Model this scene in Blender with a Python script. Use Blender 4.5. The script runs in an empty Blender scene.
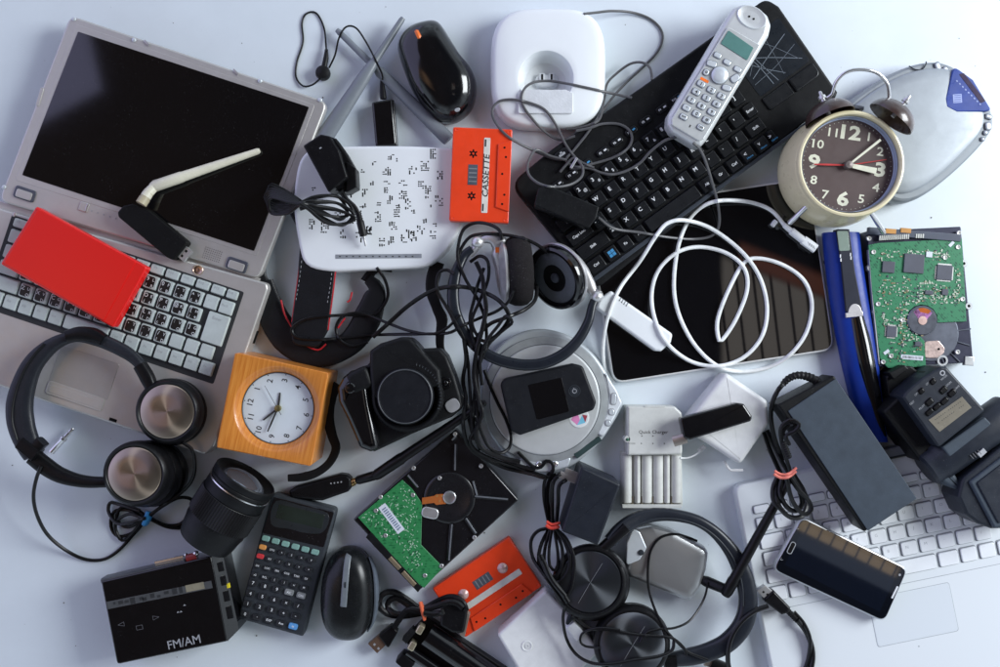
import bpy, math, random
from mathutils import Vector, Matrix
random.seed(7)
C = bpy.context.scene.collection
scene = bpy.context.scene
H = 1000.0            # camera height, mm
R = math.radians

def W(px, py, z=0.0):
    "measured point of the photograph at height z (mm) -> place on the table, mm"
    k = (H - z) / H
    return Vector(((px - 500) * k, (333.5 - py) * k, z))

# ------------------------------------------------------------------ materials
MATS = {}
def _n(nt, typ, **kw):
    n = nt.nodes.new(typ)
    for k, v in kw.items(): setattr(n, k, v)
    return n
def mat(name, col, rough=.45, metal=0., coat=0., var=.08, bump=0., bscale=900., dust=0., spec=.5,
        rvar=.06, aniso=0., scale=60., emit=None, sheen=0., coatr=.05):
    if name in MATS: return MATS[name]
    m = bpy.data.materials.new(name); m.use_nodes = True
    nt = m.node_tree; b = nt.nodes['Principled BSDF']; L = nt.links.new
    tc = _n(nt, 'ShaderNodeTexCoord')
    geo = _n(nt, 'ShaderNodeObjectInfo')
    off = _n(nt, 'ShaderNodeVectorMath', operation='ADD')
    L(tc.outputs['Object'], off.inputs[0]); 
    sc = _n(nt, 'ShaderNodeVectorMath', operation='SCALE'); L(geo.outputs['Location'], sc.inputs[0]); sc.inputs['Scale'].default_value = 3.7
    L(sc.outputs[0], off.inputs[1])
    nz = _n(nt, 'ShaderNodeTexNoise'); nz.inputs['Scale'].default_value = scale; nz.inputs['Detail'].default_value = 6
    nz.inputs['Roughness'].default_value = .65
    L(off.outputs[0], nz.inputs['Vector'])
    c = list(col) + [1]
    lo = [max(0, x * (1 - var * 2)) for x in col] + [1]; hi = [min(1, x * (1 + var * 2)) for x in col] + [1]
    cr = _n(nt, 'ShaderNodeValToRGB'); cr.color_ramp.elements[0].position = .3; cr.color_ramp.elements[1].position = .7
    cr.color_ramp.elements[0].color = lo; cr.color_ramp.elements[1].color = hi
    L(nz.outputs['Fac'], cr.inputs[0])
    out = cr.outputs[0]
    if dust:
        d = _n(nt, 'ShaderNodeTexNoise'); d.inputs['Scale'].default_value = 900; d.inputs['Detail'].default_value = 2
        L(off.outputs[0], d.inputs['Vector'])
        d2 = _n(nt, 'ShaderNodeTexNoise'); d2.inputs['Scale'].default_value = 45; L(off.outputs[0], d2.inputs['Vector'])
        dr = _n(nt, 'ShaderNodeMapRange'); dr.inputs['From Min'].default_value = .66; dr.inputs['From Max'].default_value = .74
        L(d.outputs['Fac'], dr.inputs[0])
        dm = _n(nt, 'ShaderNodeMapRange'); dm.inputs['From Min'].default_value = .4; dm.inputs['From Max'].default_value = .75
        dm.inputs['To Max'].default_value = dust
        L(d2.outputs['Fac'], dm.inputs[0])
        mu = _n(nt, 'ShaderNodeMath', operation='MULTIPLY'); L(dr.outputs[0], mu.inputs[0]); L(dm.outputs[0], mu.inputs[1])
        mx = _n(nt, 'ShaderNodeMix', data_type='RGBA'); L(mu.outputs[0], mx.inputs[0]); L(out, mx.inputs[6]); mx.inputs[7].default_value = (.45, .45, .46, 1)
        out = mx.outputs[2]
    L(out, b.inputs['Base Color'])
    nr = _n(nt, 'ShaderNodeTexNoise'); nr.inputs['Scale'].default_value = scale * 2.3; nr.inputs['Detail'].default_value = 5
    L(off.outputs[0], nr.inputs['Vector'])
    mr = _n(nt, 'ShaderNodeMapRange'); mr.inputs['From Min'].default_value = .3; mr.inputs['From Max'].default_value = .7
    mr.inputs['To Min'].default_value = max(.02, rough - rvar * rough * 2); mr.inputs['To Max'].default_value = min(1, rough + rvar * rough * 2)
    L(nr.outputs['Fac'], mr.inputs[0]); L(mr.outputs[0], b.inputs['Roughness'])
    b.inputs['Metallic'].default_value = metal
    b.inputs['Specular IOR Level'].default_value = spec
    if coat: b.inputs['Coat Weight'].default_value = coat; b.inputs['Coat Roughness'].default_value = coatr
    if sheen: b.inputs['Sheen Weight'].default_value = sheen
    if bump:
        bn = _n(nt, 'ShaderNodeTexNoise'); bn.inputs['Scale'].default_value = bscale; bn.inputs['Detail'].default_value = 3
        L(off.outputs[0], bn.inputs['Vector'])
        bp = _n(nt, 'ShaderNodeBump'); bp.inputs['Strength'].default_value = bump; bp.inputs['Distance'].default_value = .0006
        L(bn.outputs['Fac'], bp.inputs['Height']); L(bp.outputs[0], b.inputs['Normal'])
    if aniso:
        tg = _n(nt, 'ShaderNodeTangent', direction_type='RADIAL', axis='Z'); L(tg.outputs[0], b.inputs['Tangent'])
        b.inputs['Anisotropic'].default_value = aniso
    if emit:
        b.inputs['Emission Color'].default_value = list(emit) + [1]; b.inputs['Emission Strength'].default_value = 1
    MATS[name] = m
    return m

BLK   = mat('satin_black_plastic', (.005, .005, .006), .34, dust=.15, bump=.05, spec=.22)
BLKM  = mat('matte_black_plastic', (.0065, .007, .008), .46, dust=.15, bump=.15, spec=.2)
GREY  = mat('charcoal_plastic', (.022, .026, .032), .5, dust=.12, bump=.15, spec=.22)
SLATE = mat('slate_plastic', (.040, .054, .072), .6, dust=.1, bump=.1, spec=.3)
GLOSS = mat('gloss_black_plastic', (.004, .004, .005), .12, coat=.25, dust=.06, rvar=.1, coatr=.04)
GLASS = mat('black_glass', (.003, .003, .004), .02, coat=1., var=.02, rvar=.1, dust=.05, coatr=.012)
RUB   = mat('black_rubber', (.007, .007, .008), .45, bump=.12, spec=.25)
CAB   = mat('black_cable_jacket', (.006, .006, .007), .3, spec=.32)
GCAB  = mat('grey_cable_jacket', (.085, .085, .09), .38)
WCAB  = mat('white_cable_jacket', (.80, .82, .82), .35)
WHITE = mat('white_plastic', (.80, .83, .85), .30, var=.005, rvar=.02)
WHT2  = mat('aged_white_plastic', (.70, .71, .71), .35, var=.04)
CREAM = mat('cream_plastic', (.74, .71, .60), .38, var=.03)
IVORY = mat('ivory_enamel', (.68, .61, .40), .3, coat=.3, var=.03)
CHROME= mat('chrome', (.70, .70, .71), .18, .85, var=.03)
STEEL = mat('brushed_steel', (.58, .58, .59), .33, .72, var=.04)
SILV  = mat('silver_paint', (.52, .505, .485), .36, .5, var=.02, bump=.03)
SILVC = mat('pale_silver_paint', (.60, .64, .68), .38, .35, var=.03, bump=.03)
CDG   = mat('grey_silver_plastic', (.42, .455, .48), .38, .3, var=.02)
ALU   = mat('satin_aluminium', (.62, .64, .66), .33, .75, var=.03)
KEYG  = mat('pale_grey_key', (.47, .52, .51), .42, var=.05, bump=.1)
INK   = mat('white_ink', (.72, .74, .76), .5)
INKD  = mat('dark_ink', (.03, .03, .03), .5)
INKG  = mat('grey_ink', (.32, .33, .35), .5)
INKB  = mat('blue_ink', (.05, .28, .55), .5)
STICK = mat('black_sticker', (.008, .008, .008), .35)
RED   = mat('red_plastic', (.74, .010, .008), .26, coat=.3, var=0, rvar=0, coatr=.12)
ORNG  = mat('orange_red_plastic', (.80, .055, .012), .36, coat=.1, var=.03)
ORW   = mat('orange_rubber', (.85, .17, .02), .4)
BLUE  = mat('blue_plastic', (.004, .028, .24), .4, coat=.05, var=.05, coatr=.2, spec=.3)
BAND  = mat('salmon_rubber', (.62, .16, .12), .5)
BTIE  = mat('blue_tape', (.03, .22, .50), .45)
OTIE  = mat('orange_tie', (.62, .12, .05), .5)
RTIE  = mat('red_tie', (.6, .05, .03), .5)
GOLD  = mat('brass', (.55, .38, .16), .28, 1.)
COPP  = mat('copper_flex', (.55, .16, .04), .35, .4)
BROWN = mat('brown_enamel', (.045, .026, .022), .3, coat=.4)
FACE  = mat('brown_dial', (.075, .048, .045), .45, var=.04)
LUME  = mat('cream_numerals', (.66, .66, .52), .5)
REDH  = mat('red_hand', (.45, .03, .03), .4)
DIALW = mat('white_dial', (.62, .68, .72), .45, var=.02)
LEATH = mat('black_leather', (.008, .009, .011), .32, bump=.4, bscale=1400, dust=.08, spec=.3)
REDL  = mat('red_piping', (.45, .012, .02), .5)
FOAM  = mat('black_foam', (.014, .012, .013), .95, bump=1., bscale=1500, spec=.2, dust=.4)
DISCC = mat('spun_metal', (.40, .33, .27), .34, 1., aniso=.93, var=.0, rvar=0)
DISCB = mat('spun_black', (.085, .092, .105), .36, .95, aniso=.95, var=.0, rvar=0)
LCDG  = mat('green_lcd', (.10, .22, .20), .18, coat=.5, var=.05)
LCDO  = mat('olive_lcd', (.20, .18, .14), .25, coat=.4, var=.06)
LCDD  = mat('dark_lcd', (.018, .026, .022), .2, coat=.4, var=.1)
LCDY  = mat('pale_lcd', (.22, .28, .24), .25, coat=.3, var=.05)
VIOL  = mat('violet_panel', (.03, .06, .27), .3, coat=.1)
MINT  = mat('mint_key', (.20, .36, .32), .45)
AMBER = mat('amber_key', (.70, .30, .08), .45)
REDK  = mat('red_key', (.62, .04, .05), .45)
SKYK  = mat('blue_key', (.10, .30, .62), .45)
GRYK  = mat('grey_key', (.20, .21, .22), .45)
CHIP  = mat('chip_black', (.06, .065, .09), .5)
HOLE  = mat('dark_opening', (.006, .006, .006), .8, spec=.1)
PALEB = mat('pale_battery_bay', (.58, .59, .56), .38, var=.05, dust=.0)
BROWNP= mat('brown_usb_contact', (.16, .10, .07), .35, .4)
PURP  = mat('purple_foil', (.50, .22, .48), .25, .6, var=.4, scale=200)
PINKM = mat('rosy_metal', (.62, .48, .44), .32, .7, var=.15, scale=200)
DSTEEL= mat('dark_cast_metal', (.11, .12, .15), .38, .6)
LABEL = mat('paper_label', (.62, .66, .72), .5, var=.05)

def pcb_mat(name, a, b_, s):
    m = bpy.data.materials.new(name); m.use_nodes = True; nt = m.node_tree; L = nt.links.new
    b = nt.nodes['Principled BSDF']; tc = _n(nt, 'ShaderNodeTexCoord')
    v = _n(nt, 'ShaderNodeTexVoronoi', distance='MANHATTAN'); v.inputs['Scale'].default_value = s; L(tc.outputs['Object'], v.inputs['Vector'])
    n = _n(nt, 'ShaderNodeTexNoise'); n.inputs['Scale'].default_value = s * .5; n.inputs['Detail'].default_value = 5; L(tc.outputs['Object'], n.inputs['Vector'])
    w = _n(nt, 'ShaderNodeTexWave', bands_direction='DIAGONAL'); w.inputs['Scale'].default_value = s * .8; w.inputs['Distortion'].default_value = 3; L(tc.outputs['Object'], w.inputs['Vector'])
    ad = _n(nt, 'ShaderNodeMath', operation='MULTIPLY'); L(n.outputs['Fac'], ad.inputs[0]); L(w.outputs['Fac'], ad.inputs[1])
    ad2 = _n(nt, 'ShaderNodeMath', operation='ADD'); L(ad.outputs[0], ad2.inputs[0]); L(v.outputs['Distance'], ad2.inputs[1])
    cr = _n(nt, 'ShaderNodeValToRGB'); cr.color_ramp.elements[0].color = list(a) + [1]; cr.color_ramp.elements[1].color = list(b_) + [1]
    cr.color_ramp.elements[0].position = .35; cr.color_ramp.elements[1].position = .85
    L(ad2.outputs[0], cr.inputs[0]); L(cr.outputs[0], b.inputs['Base Color'])
    b.inputs['Roughness'].default_value = .33; b.inputs['Coat Weight'].default_value = .3
    MATS[name] = m; return m
PCB = pcb_mat('green_circuit_board', (.006, .065, .036), (.035, .20, .095), 260)
PCB2 = pcb_mat('leaf_green_circuit_board', (.008, .11, .034), (.03, .21, .07), 220)

def wood_mat():
    m = bpy.data.materials.new('orange_pine'); m.use_nodes = True; nt = m.node_tree; L = nt.links.new
    b = nt.nodes['Principled BSDF']; tc = _n(nt, 'ShaderNodeTexCoord')
    mp = _n(nt, 'ShaderNodeMapping'); mp.inputs['Scale'].default_value = (160, 11, 30); mp.inputs['Rotation'].default_value = (0, 0, R(-6)); L(tc.outputs['Object'], mp.inputs['Vector'])
    w = _n(nt, 'ShaderNodeTexWave', bands_direction='X', wave_profile='SAW'); w.inputs['Scale'].default_value = .42; w.inputs['Distortion'].default_value = 9
    w.inputs['Detail'].default_value = 2; w.inputs['Detail Scale'].default_value = .6; L(mp.outputs[0], w.inputs['Vector'])
    n = _n(nt, 'ShaderNodeTexNoise'); n.inputs['Scale'].default_value = 4; n.inputs['Detail'].default_value = 8; L(mp.outputs[0], n.inputs['Vector'])
    mx = _n(nt, 'ShaderNodeMix', data_type='FLOAT'); mx.inputs[0].default_value = .74; L(w.outputs['Fac'], mx.inputs[2]); L(n.outputs['Fac'], mx.inputs[3])
    cr = _n(nt, 'ShaderNodeValToRGB'); cr.color_ramp.elements[0].color = (.68, .27, .05, 1); cr.color_ramp.elements[1].color = (.46, .13, .012, 1)
    cr.color_ramp.elements[0].position = .25; cr.color_ramp.elements[1].position = .8
    L(mx.outputs[0], cr.inputs[0]); L(cr.outputs[0], b.inputs['Base Color']); b.inputs['Roughness'].default_value = .36; b.inputs['Coat Weight'].default_value = .25
    return m
WOOD = wood_mat()

# ------------------------------------------------------------------ geometry
def area(p): return sum(p[i][0] * p[(i + 1) % len(p)][1] - p[(i + 1) % len(p)][0] * p[i][1] for i in range(len(p))) / 2
def ccw(p): return list(p) if area(p) > 0 else list(reversed(p))
def rnd(poly, r, n=5):
    "round the corners of a polygon; r scalar or list"
    out = []; N = len(poly)
    for i in range(N):
        ri = r[i] if isinstance(r, (list, tuple)) else r
        p = Vector(poly[i][:2]); a = Vector(poly[i - 1][:2]) - p; b = Vector(poly[(i + 1) % N][:2]) - p
        la, lb = a.length, b.length
        if ri <= 0.01 or la < 1e-6 or lb < 1e-6: out.append((p.x, p.y)); continue
        a /= la; b /= lb
        cosang = max(-1, min(1, a.dot(b))); ang = math.acos(cosang)
        d = min(ri / max(math.tan(ang / 2), .05), la * .48, lb * .48)
        s, e = p + a * d, p + b * d
        for k in range(n + 1):
            t = k / n
            q = s * (1 - t) ** 2 + p * 2 * t * (1 - t) + e * t * t
            out.append((q.x, q.y))
    return out
def rrect(w, h, r, cx=0, cy=0, n=5, ang=0):
    p = rnd([(-w/2, -h/2), (w/2, -h/2), (w/2, h/2), (-w/2, h/2)], r, n)
    c, s = math.cos(R(ang)), math.sin(R(ang))
    return [(cx + x * c - y * s, cy + x * s + y * c) for x, y in p]
def circ(cx, cy, r, n=40, ry=None, ang=0):
    ry = ry or r; c, s = math.cos(R(ang)), math.sin(R(ang)); o = []
    for i in range(n):
        a = 2 * math.pi * i / n; x, y = r * math.cos(a), ry * math.sin(a)
        o.append((cx + x * c - y * s, cy + x * s + y * c))
    return o
def squircle(cx, cy, a, b, e=2.6, n=56, ang=0):
    c, s = math.cos(R(ang)), math.sin(R(ang)); o = []
    for i in range(n):
        t = 2 * math.pi * i / n; ct, st = math.cos(t), math.sin(t)
        x = a * math.copysign(abs(ct) ** (2 / e), ct); y = b * math.copysign(abs(st) ** (2 / e), st)
        o.append((cx + x * c - y * s, cy + x * s + y * c))
    return o
def smooth_poly(poly, per=5):
    N = len(poly); o = []
    for i in range(N):
        p0, p1, p2, p3 = [Vector(poly[(i + k) % N][:2]) for k in (-1, 0, 1, 2)]
        for k in range(per):
            t = k / per
            q = .5 * ((2 * p1) + (-p0 + p2) * t + (2*p0 - 5*p1 + 4*p2 - p3) * t*t + (-p0 + 3*p1 - 3*p2 + p3) * t**3)
            o.append((q.x, q.y))
    return o
def inset(poly, d):
    N = len(poly); o = []
    for i in range(N):
        p = Vector(poly[i]); a = (p - Vector(poly[i - 1])); b = (Vector(poly[(i + 1) % N]) - p)
        if a.length < 1e-7: a = b
        if b.length < 1e-7: b = a
        a.normalize(); b.normalize()
        na, nb = Vector((-a.y, a.x)), Vector((-b.y, b.x)); n = na + nb
        if n.length < 1e-4: n = na
        n.normalize(); k = 1 / max(.55, n.dot(na))
        q = p + n * d * k; o.append((q.x, q.y))
    return o
def scalep(poly, s, c=None, sy=None):
    if c is None: c = (sum(p[0] for p in poly) / len(poly), sum(p[1] for p in poly) / len(poly))
    sy = s if sy is None else sy
    return [(c[0] + (x - c[0]) * s, c[1] + (y - c[1]) * sy) for x, y in poly]
def catmull(pts, step=3.0):
    P = [Vector(p) for p in pts]
    P = [P[0] * 2 - P[1]] + P + [P[-1] * 2 - P[-2]]; o = []
    for i in range(1, len(P) - 2):
        p0, p1, p2, p3 = P[i-1:i+3]; n = max(2, int((p2 - p1).length / step))
        for k in range(n):
            t = k / n
            o.append(.5 * ((2*p1) + (-p0 + p2) * t + (2*p0 - 5*p1 + 4*p2 - p3) * t*t + (-p0 + 3*p1 - 3*p2 + p3) * t**3))
    o.append(P[-2]); return o
def interp(vals, n):
    o = []
    for i in range(n):
        f = i / max(1, n - 1) * (len(vals) - 1); k = min(int(f), len(vals) - 2) if len(vals) > 1 else 0
        t = f - k
        a = vals[k]; b = vals[min(k + 1, len(vals) - 1)]
        o.append(a * (1 - t) + b * t)
    return o

GLY = {}
def glyph_mesh(body, bold, shear=0):
    key = (body, bold, shear)
    if key in GLY: return GLY[key]
    cu = bpy.data.curves.new('t', 'FONT'); cu.body = body; cu.size = 1; cu.align_x = 'CENTER'; cu.align_y = 'CENTER'
    cu.offset = bold; cu.shear = shear; cu.resolution_u = 2
    ob = bpy.data.objects.new('t', cu)
    me = bpy.data.meshes.new_from_object(ob)
    v = [tuple(x.co[:2]) for x in me.vertices]; f = [tuple(p.vertices) for p in me.polygons]
    bpy.data.objects.remove(ob); bpy.data.curves.remove(cu); bpy.data.meshes.remove(me)
    if v:                                      # centre on the ink
        xs = [a[0] for a in v]; ys = [a[1] for a in v]; cx, cy = (min(xs)+max(xs))/2, (min(ys)+max(ys))/2
        v = [(a[0]-cx, a[1]-cy) for a in v]
    GLY[key] = (v, f); return GLY[key]

class MB:
    def __init__(s): s.v = []; s.f = []; s.m = []; s.s = []
    def add(s, verts, faces, mi=0, smooth=True):
        o = len(s.v); s.v += [tuple(v) for v in verts]
        for f in faces: s.f.append(tuple(i + o for i in f)); s.m.append(mi); s.s.append(smooth)
        return s
    def loft(s, loops, mi=0, cap0=True, cap1=True, mcap=None, closed=True):
        n = len(loops[0]); vs = [p for l in loops for p in l]; fs = []
        for j in range(len(loops) - 1):
            for i in range(n if closed else n - 1):
                a, b = j*n + i, j*n + (i+1) % n
                fs.append((a, b, b + n, a + n))
        s.add(vs, fs, mi)
        if cap0: s.add(loops[0][::-1], [tuple(range(n))], mi, False)
        if cap1: s.add(loops[-1], [tuple(range(n))], mi if mcap is None else mcap, False)
        return s
    def prism(s, poly, z0, z1, bev=0.8, seg=3, mi=0, mcap=None, bot=0, top=None, taper=0, cap0=True):
        poly = ccw(poly); L = []
        base = inset(poly, -taper) if taper else poly
        if bot:
            L.append([(x, y, z0) for x, y in inset(base, bot)]); L.append([(x, y, z0 + bot) for x, y in base])
        else: L.append([(x, y, z0) for x, y in base])
        if bev <= 0: L.append([(x, y, z1) for x, y in poly])
        else:
            for k in range(seg + 1):
                a = k / seg * math.pi / 2
                q = inset(poly, bev * (1 - math.cos(a))) if k else poly
                L.append([(x, y, z1 - bev + bev * math.sin(a)) for x, y in q])
        return s.loft(L, mi, cap0=cap0, mcap=mcap)
    def dome(s, poly, z0, prof, mi=0, c=None, shift=(0, 0)):
        "prof: list of (scale, z) from rim to crown"
        poly = ccw(poly)
        if c is None: c = (sum(p[0] for p in poly) / len(poly), sum(p[1] for p in poly) / len(poly))
        L = [[(x, y, z0) for x, y in scalep(poly, prof[0][0] * .97, c)]]
        n = len(prof)
        for i, (sc, z) in enumerate(prof):
            sh = (shift[0] * i / n, shift[1] * i / n)
            L.append([(x + sh[0], y + sh[1], z) for x, y in scalep(poly, sc, c)])
        s.loft(L, mi)
        s.s[-1] = True
        return s
    def dome2(s, poly, z0, prof, ell, mi=0):
        "dome whose upper levels ease from the outline into an ellipse (a, b)"
        poly = ccw(poly); c = (sum(p[0] for p in poly) / len(poly), sum(p[1] for p in poly) / len(poly)); a, b = ell
        L = [[(x, y, z0) for x, y in scalep(poly, .97, c)]]
        for sc, z in prof:
            f = min(1, (1 - sc) * 1.5); lp = []
            for x, y in poly:
                t = math.atan2((y - c[1]) / b, (x - c[0]) / a); ex, ey = a * math.cos(t), b * math.sin(t)
                lp.append((c[0] + sc * ((x - c[0]) * (1 - f) + ex * f), c[1] + sc * ((y - c[1]) * (1 - f) + ey * f), z))
            L.append(lp)
        s.loft(L, mi); s.s[-1] = True
        return s
    def sheet(s, poly, z, mi=0):
        poly = ccw(poly); s.add([(x, y, z) for x, y in poly], [tuple(range(len(poly)))], mi, False); return s
    def box(s, cx, cy, w, h, z0, z1, ang=0, bev=.3, mi=0, r=0.):
        return s.prism(rrect(w, h, r, cx, cy, 3, ang) if r else rrect(w, h, 0, cx, cy, 1, ang), z0, z1, bev, 2 if bev else 1, mi)
    def sweep(s, pts, size, n=10, mi=0, flat=None, e=2.0, up=(0, 0, 1)):
        "tube or strap through pts; size: half width(s); flat: half height(s)"
        N = len(pts); up = Vector(up)
        ws = size if isinstance(size, list) else [size] * N
        if len(ws) != N: ws = interp(ws, N)
        hs = ws if flat is None else (flat if isinstance(flat, list) else [flat] * N)
        if len(hs) != N: hs = interp(hs, N)
        L = []; prev = None
        for i in range(N):
            t = (pts[min(i + 1, N - 1)] - pts[max(i - 1, 0)])
            if t.length < 1e-6: t = Vector((1, 0, 0))
            t.normalize(); sd = t.cross(up)
            if sd.length < .15: sd = prev if prev is not None else t.cross(Vector((1, 0, 0)))
            sd = sd.normalized(); prev = sd; u2 = sd.cross(t).normalized()
            lp = []
            for k in range(n):
                a = 2 * math.pi * k / n + (math.pi / n); ca, sa = math.cos(a), math.sin(a)
                x = math.copysign(abs(ca) ** (2 / e), ca) * ws[i]; y = math.copysign(abs(sa) ** (2 / e), sa) * hs[i]
                lp.append(pts[i] + sd * x + u2 * y)
            L.append(lp)
        return s.loft(L, mi)
    def lathe(s, prof, M=None, n=48, mi=0, mis=None, cap0=True, cap1=True):
        "prof: list of (radius, height) along local z; M: placing matrix"
        M = M or Matrix.Identity(4); L = []
        for r_, z in prof:
            L.append([tuple(M @ Vector((r_ * math.cos(2*math.pi*i/n), r_ * math.sin(2*math.pi*i/n), z))) for i in range(n)])
        if mis is None: return s.loft(L, mi, cap0=cap0, cap1=cap1)
        for j in range(len(L) - 1): s.loft([L[j], L[j+1]], mis[j], cap0=(j == 0 and cap0), cap1=(j == len(L) - 2 and cap1))
        return s
    def ball(s, c, r, n=16, mi=0, sz=1.):
        prof = [(max(.01, r * math.sin(math.pi * k / 10)), -r * sz * math.cos(math.pi * k / 10)) for k in range(11)]
        return s.lathe(prof, Matrix.Translation(Vector(c)), n, mi)
    def text(s, body, size, x, y, z, ang=0, mi=0, bold=.0, sx=1., shear=0):
        v, f = glyph_mesh(body, bold, shear); c, d = math.cos(R(ang)), math.sin(R(ang))
        s.add([(x + (a*size*sx)*c - b*size*d, y + (a*size*sx)*d + b*size*c, z) for a, b in v], f, mi, False); return s
    def build(s, name, mats, M=None, sharp=38):
        me = bpy.data.meshes.new(name)
        k = .001
        me.from_pydata([(x*k, y*k, z*k) for x, y, z in s.v], [], s.f)
        for m in (mats if isinstance(mats, (list, tuple)) else [mats]): me.materials.append(m)
        me.polygons.foreach_set('material_index', s.m); me.polygons.foreach_set('use_smooth', s.s)
        me.validate(); me.update()
        me.set_sharp_from_angle(angle=R(sharp))
        ob = bpy.data.objects.new(name, me); C.objects.link(ob)
        return ob

def tag(o, label=None, cat=None, group=None, kind=None):
    if label: o['label'] = label
    if cat: o['category'] = cat
    if group: o['group'] = group
    if kind: o['kind'] = kind
    return o

class Thing:
    def __init__(s, name, label, cat, px, py, z=0., zr=None, ang=0., group=None):
        zr = z if zr is None else zr
        w = W(px, py, zr); s.zb = z; s.k = (H - zr) / H
        s.M = Matrix.Translation((w.x, w.y, z)) @ Matrix.Rotation(R(ang), 4, 'Z'); s.Mi = s.M.inverted()
        s.name, s.label, s.cat, s.group, s.ang = name, label, cat, group, ang; s.root = None
    def _place(s, o):
        M = s.M.copy(); M.translation *= .001; o.matrix_world = M
        tag(o, s.label, s.cat, s.group); s.root = o
    def P(s, px, py, z): return s.Mi @ W(px, py, z)
    def pp(s, pts, z): return [tuple((s.Mi @ W(a, b, z))[:2]) for a, b in pts]
    def uu(s, pts): return [(a * s.k, b * s.k) for a, b in pts]
    def part(s, name, mb, mats, parent=None, label=None, loc=None):
        if s.root is None:
            e = bpy.data.objects.new(s.name, None); C.objects.link(e); e.empty_display_size = .01; s._place(e)
        o = mb.build(name, mats); o.parent = parent or s.root
        if loc is not None: o.location = Vector(loc) * .001
        if label: o['label'] = label
        return o
    def spun(s, name, prof, c, mats, parent=None, mis=None, n=56):
        "turned part with its own centre, so that the spun finish runs around it"
        mb = MB(); mb.lathe(prof, None, n, 0, mis); return s.part(name, mb, mats, parent, loc=c)
    def solo(s, mb, mats):
        o = mb.build(s.name, mats); s._place(o); return o
    def z(s, h): return h - s.zb

CAMP = Vector((0, 0, H))
def drape(pts, r, step=2.5, lift=0., slope=.45, floor=0.):
    "lie a cable on whatever is already there; pts in photo measure, optional third value = height"
    bpy.context.view_layer.update(); dg = bpy.context.evaluated_depsgraph_get()
    P2 = catmull([(p[0], p[1], p[2] if len(p) > 2 else 0.) for p in pts], step)
    hasz = any(len(p) > 2 for p in pts)
    raw = []
    for i, q in enumerate(P2):
        w = W(q.x, q.y, 0); d = (w - CAMP).normalized()
        ok, loc, *_ = scene.ray_cast(dg, CAMP * .001, d)
        z = loc.z * 1000 if ok else 0.
        z = max(z, floor) + r + lift
        if hasz: z = max(z, q.z)
        for j in range(0, i - 10):
            if abs(P2[j].x - q.x) < 2*r and abs(P2[j].y - q.y) < 2*r: z = max(z, raw[j] + 1.9 * r)
        raw.append(z)
    zs = raw[:]
    for i in range(1, len(zs)): zs[i] = max(zs[i], zs[i-1] - slope * step)
    for i in range(len(zs) - 2, -1, -1): zs[i] = max(zs[i], zs[i+1] - slope * step)
    for _ in range(3): zs = [sum(zs[max(0, i-3):i+4]) / len(zs[max(0, i-3):i+4]) for i in range(len(zs))]
    zs = [max(a, b - .4 * r) for a, b in zip(zs, raw)]
    return [W(q.x, q.y, z) for q, z in zip(P2, zs)]
def cable_part(t, name, pts, r, m, parent=None, lift=0., n=8, mb=None, flat=None, slope=.45):
    w = drape(pts, r, lift=lift, slope=slope); L = [t.Mi @ p for p in w]
    mb = mb or MB(); mb.sweep(L, r, n, 0, flat=flat)
    return t.part(name, mb, m, parent)
def cable_thing(name, label, cat, pts, r, m, lift=0., group=None):
    w = drape(pts, r, lift=lift); c = w[len(w)//2]
    t = Thing(name, label, cat, 500, 333.5, 0); t.M = Matrix.Translation((c.x, c.y, 0)); t.Mi = t.M.inverted(); t.group = group
    mb = MB(); mb.sweep([t.Mi @ p for p in w], r, 8); t.solo(mb, m); return t
# ------------------------------------------------------------------ table
mb = MB(); mb.sheet([(-2600, -2200), (2600, -2200), (2600, 2200), (-2600, 2200)], 0)
TBL = mat('white_table_laminate', (.70, .765, .815), .36, var=.02, scale=9, spec=.4, rvar=.08, bump=.05, bscale=1500, dust=.3)
tag(mb.build('table', TBL), kind='structure')

ABC = 'ABCDEFGHIJKLMNOPQRSTUVWXYZ'
def key_mesh(w, h, d, mats_i=0, r=1.2, tp=1.0, leg=None):
    k = MB(); k.prism(rrect(w - 2*tp, h - 2*tp, r, n=2), 0, d, .4, 2, mats_i, taper=tp)
    if leg: leg(k)
    return k

# ------------------------------------------------------------------ silver laptop
t = Thing('laptop', 'old silver laptop lying fully open with black stickers on its letter keys', 'laptop', 164, 149, 0, 24, -18.5)
k = t.k
mb = MB(); mb.prism(t.pp([(72,16),(327,102),(259,279),(-2,201)], 24) and rnd(ccw(t.pp([(70,15),(328,102),(259,279),(-2,201)], 24)), 9, 5), 13, 24, 2.0, 3, bot=1)
mb.prism(rnd(ccw(t.pp([(76,24),(315,105),(257,256),(15,180)], 24.3)), 2, 2), 23, 24.3, .4, 2)
lid = t.part('lid_frame', mb, SILV)
mb = MB(); mb.prism(rnd(ccw(t.pp([(78,31.5),(309,107),(254,251),(22,175)], 24.8)), 1, 2), 23, 24.8, .2, 1)
t.part('screen', mb, mat('laptop_screen_glass', (.003,.003,.004), .05, coat=.6, dust=.12, var=.02), lid)
mb = MB()
for p in ((74,19),(134,40),(260,81),(320,100),(4,187)):
    q = t.P(*p, 24.3); mb.lathe([(2.0,23.8),(2.0,24.9),(1.4,25.4),(.01,25.5)], Matrix.Translation((q.x,q.y,0)), 14)
t.part('screen_bumper', mb, SILVC, lid)
mb = MB()
for p in ((147,43),(236,72)):
    q = t.P(*p, 24.3); mb.box(q.x, q.y, 2.0, 7, 23.5, 25.6, ang=63, bev=.5)
t.part('latch_hook', mb, STEEL, lid)
mb = MB(); q = t.P(40, 97, 24); mb.prism(rrect(3.4, 19, 1.6, q.x, q.y, 4, 2), 23, 24.9, .5, 2); t.part('microphone_slot', mb, SILV, lid)
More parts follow.
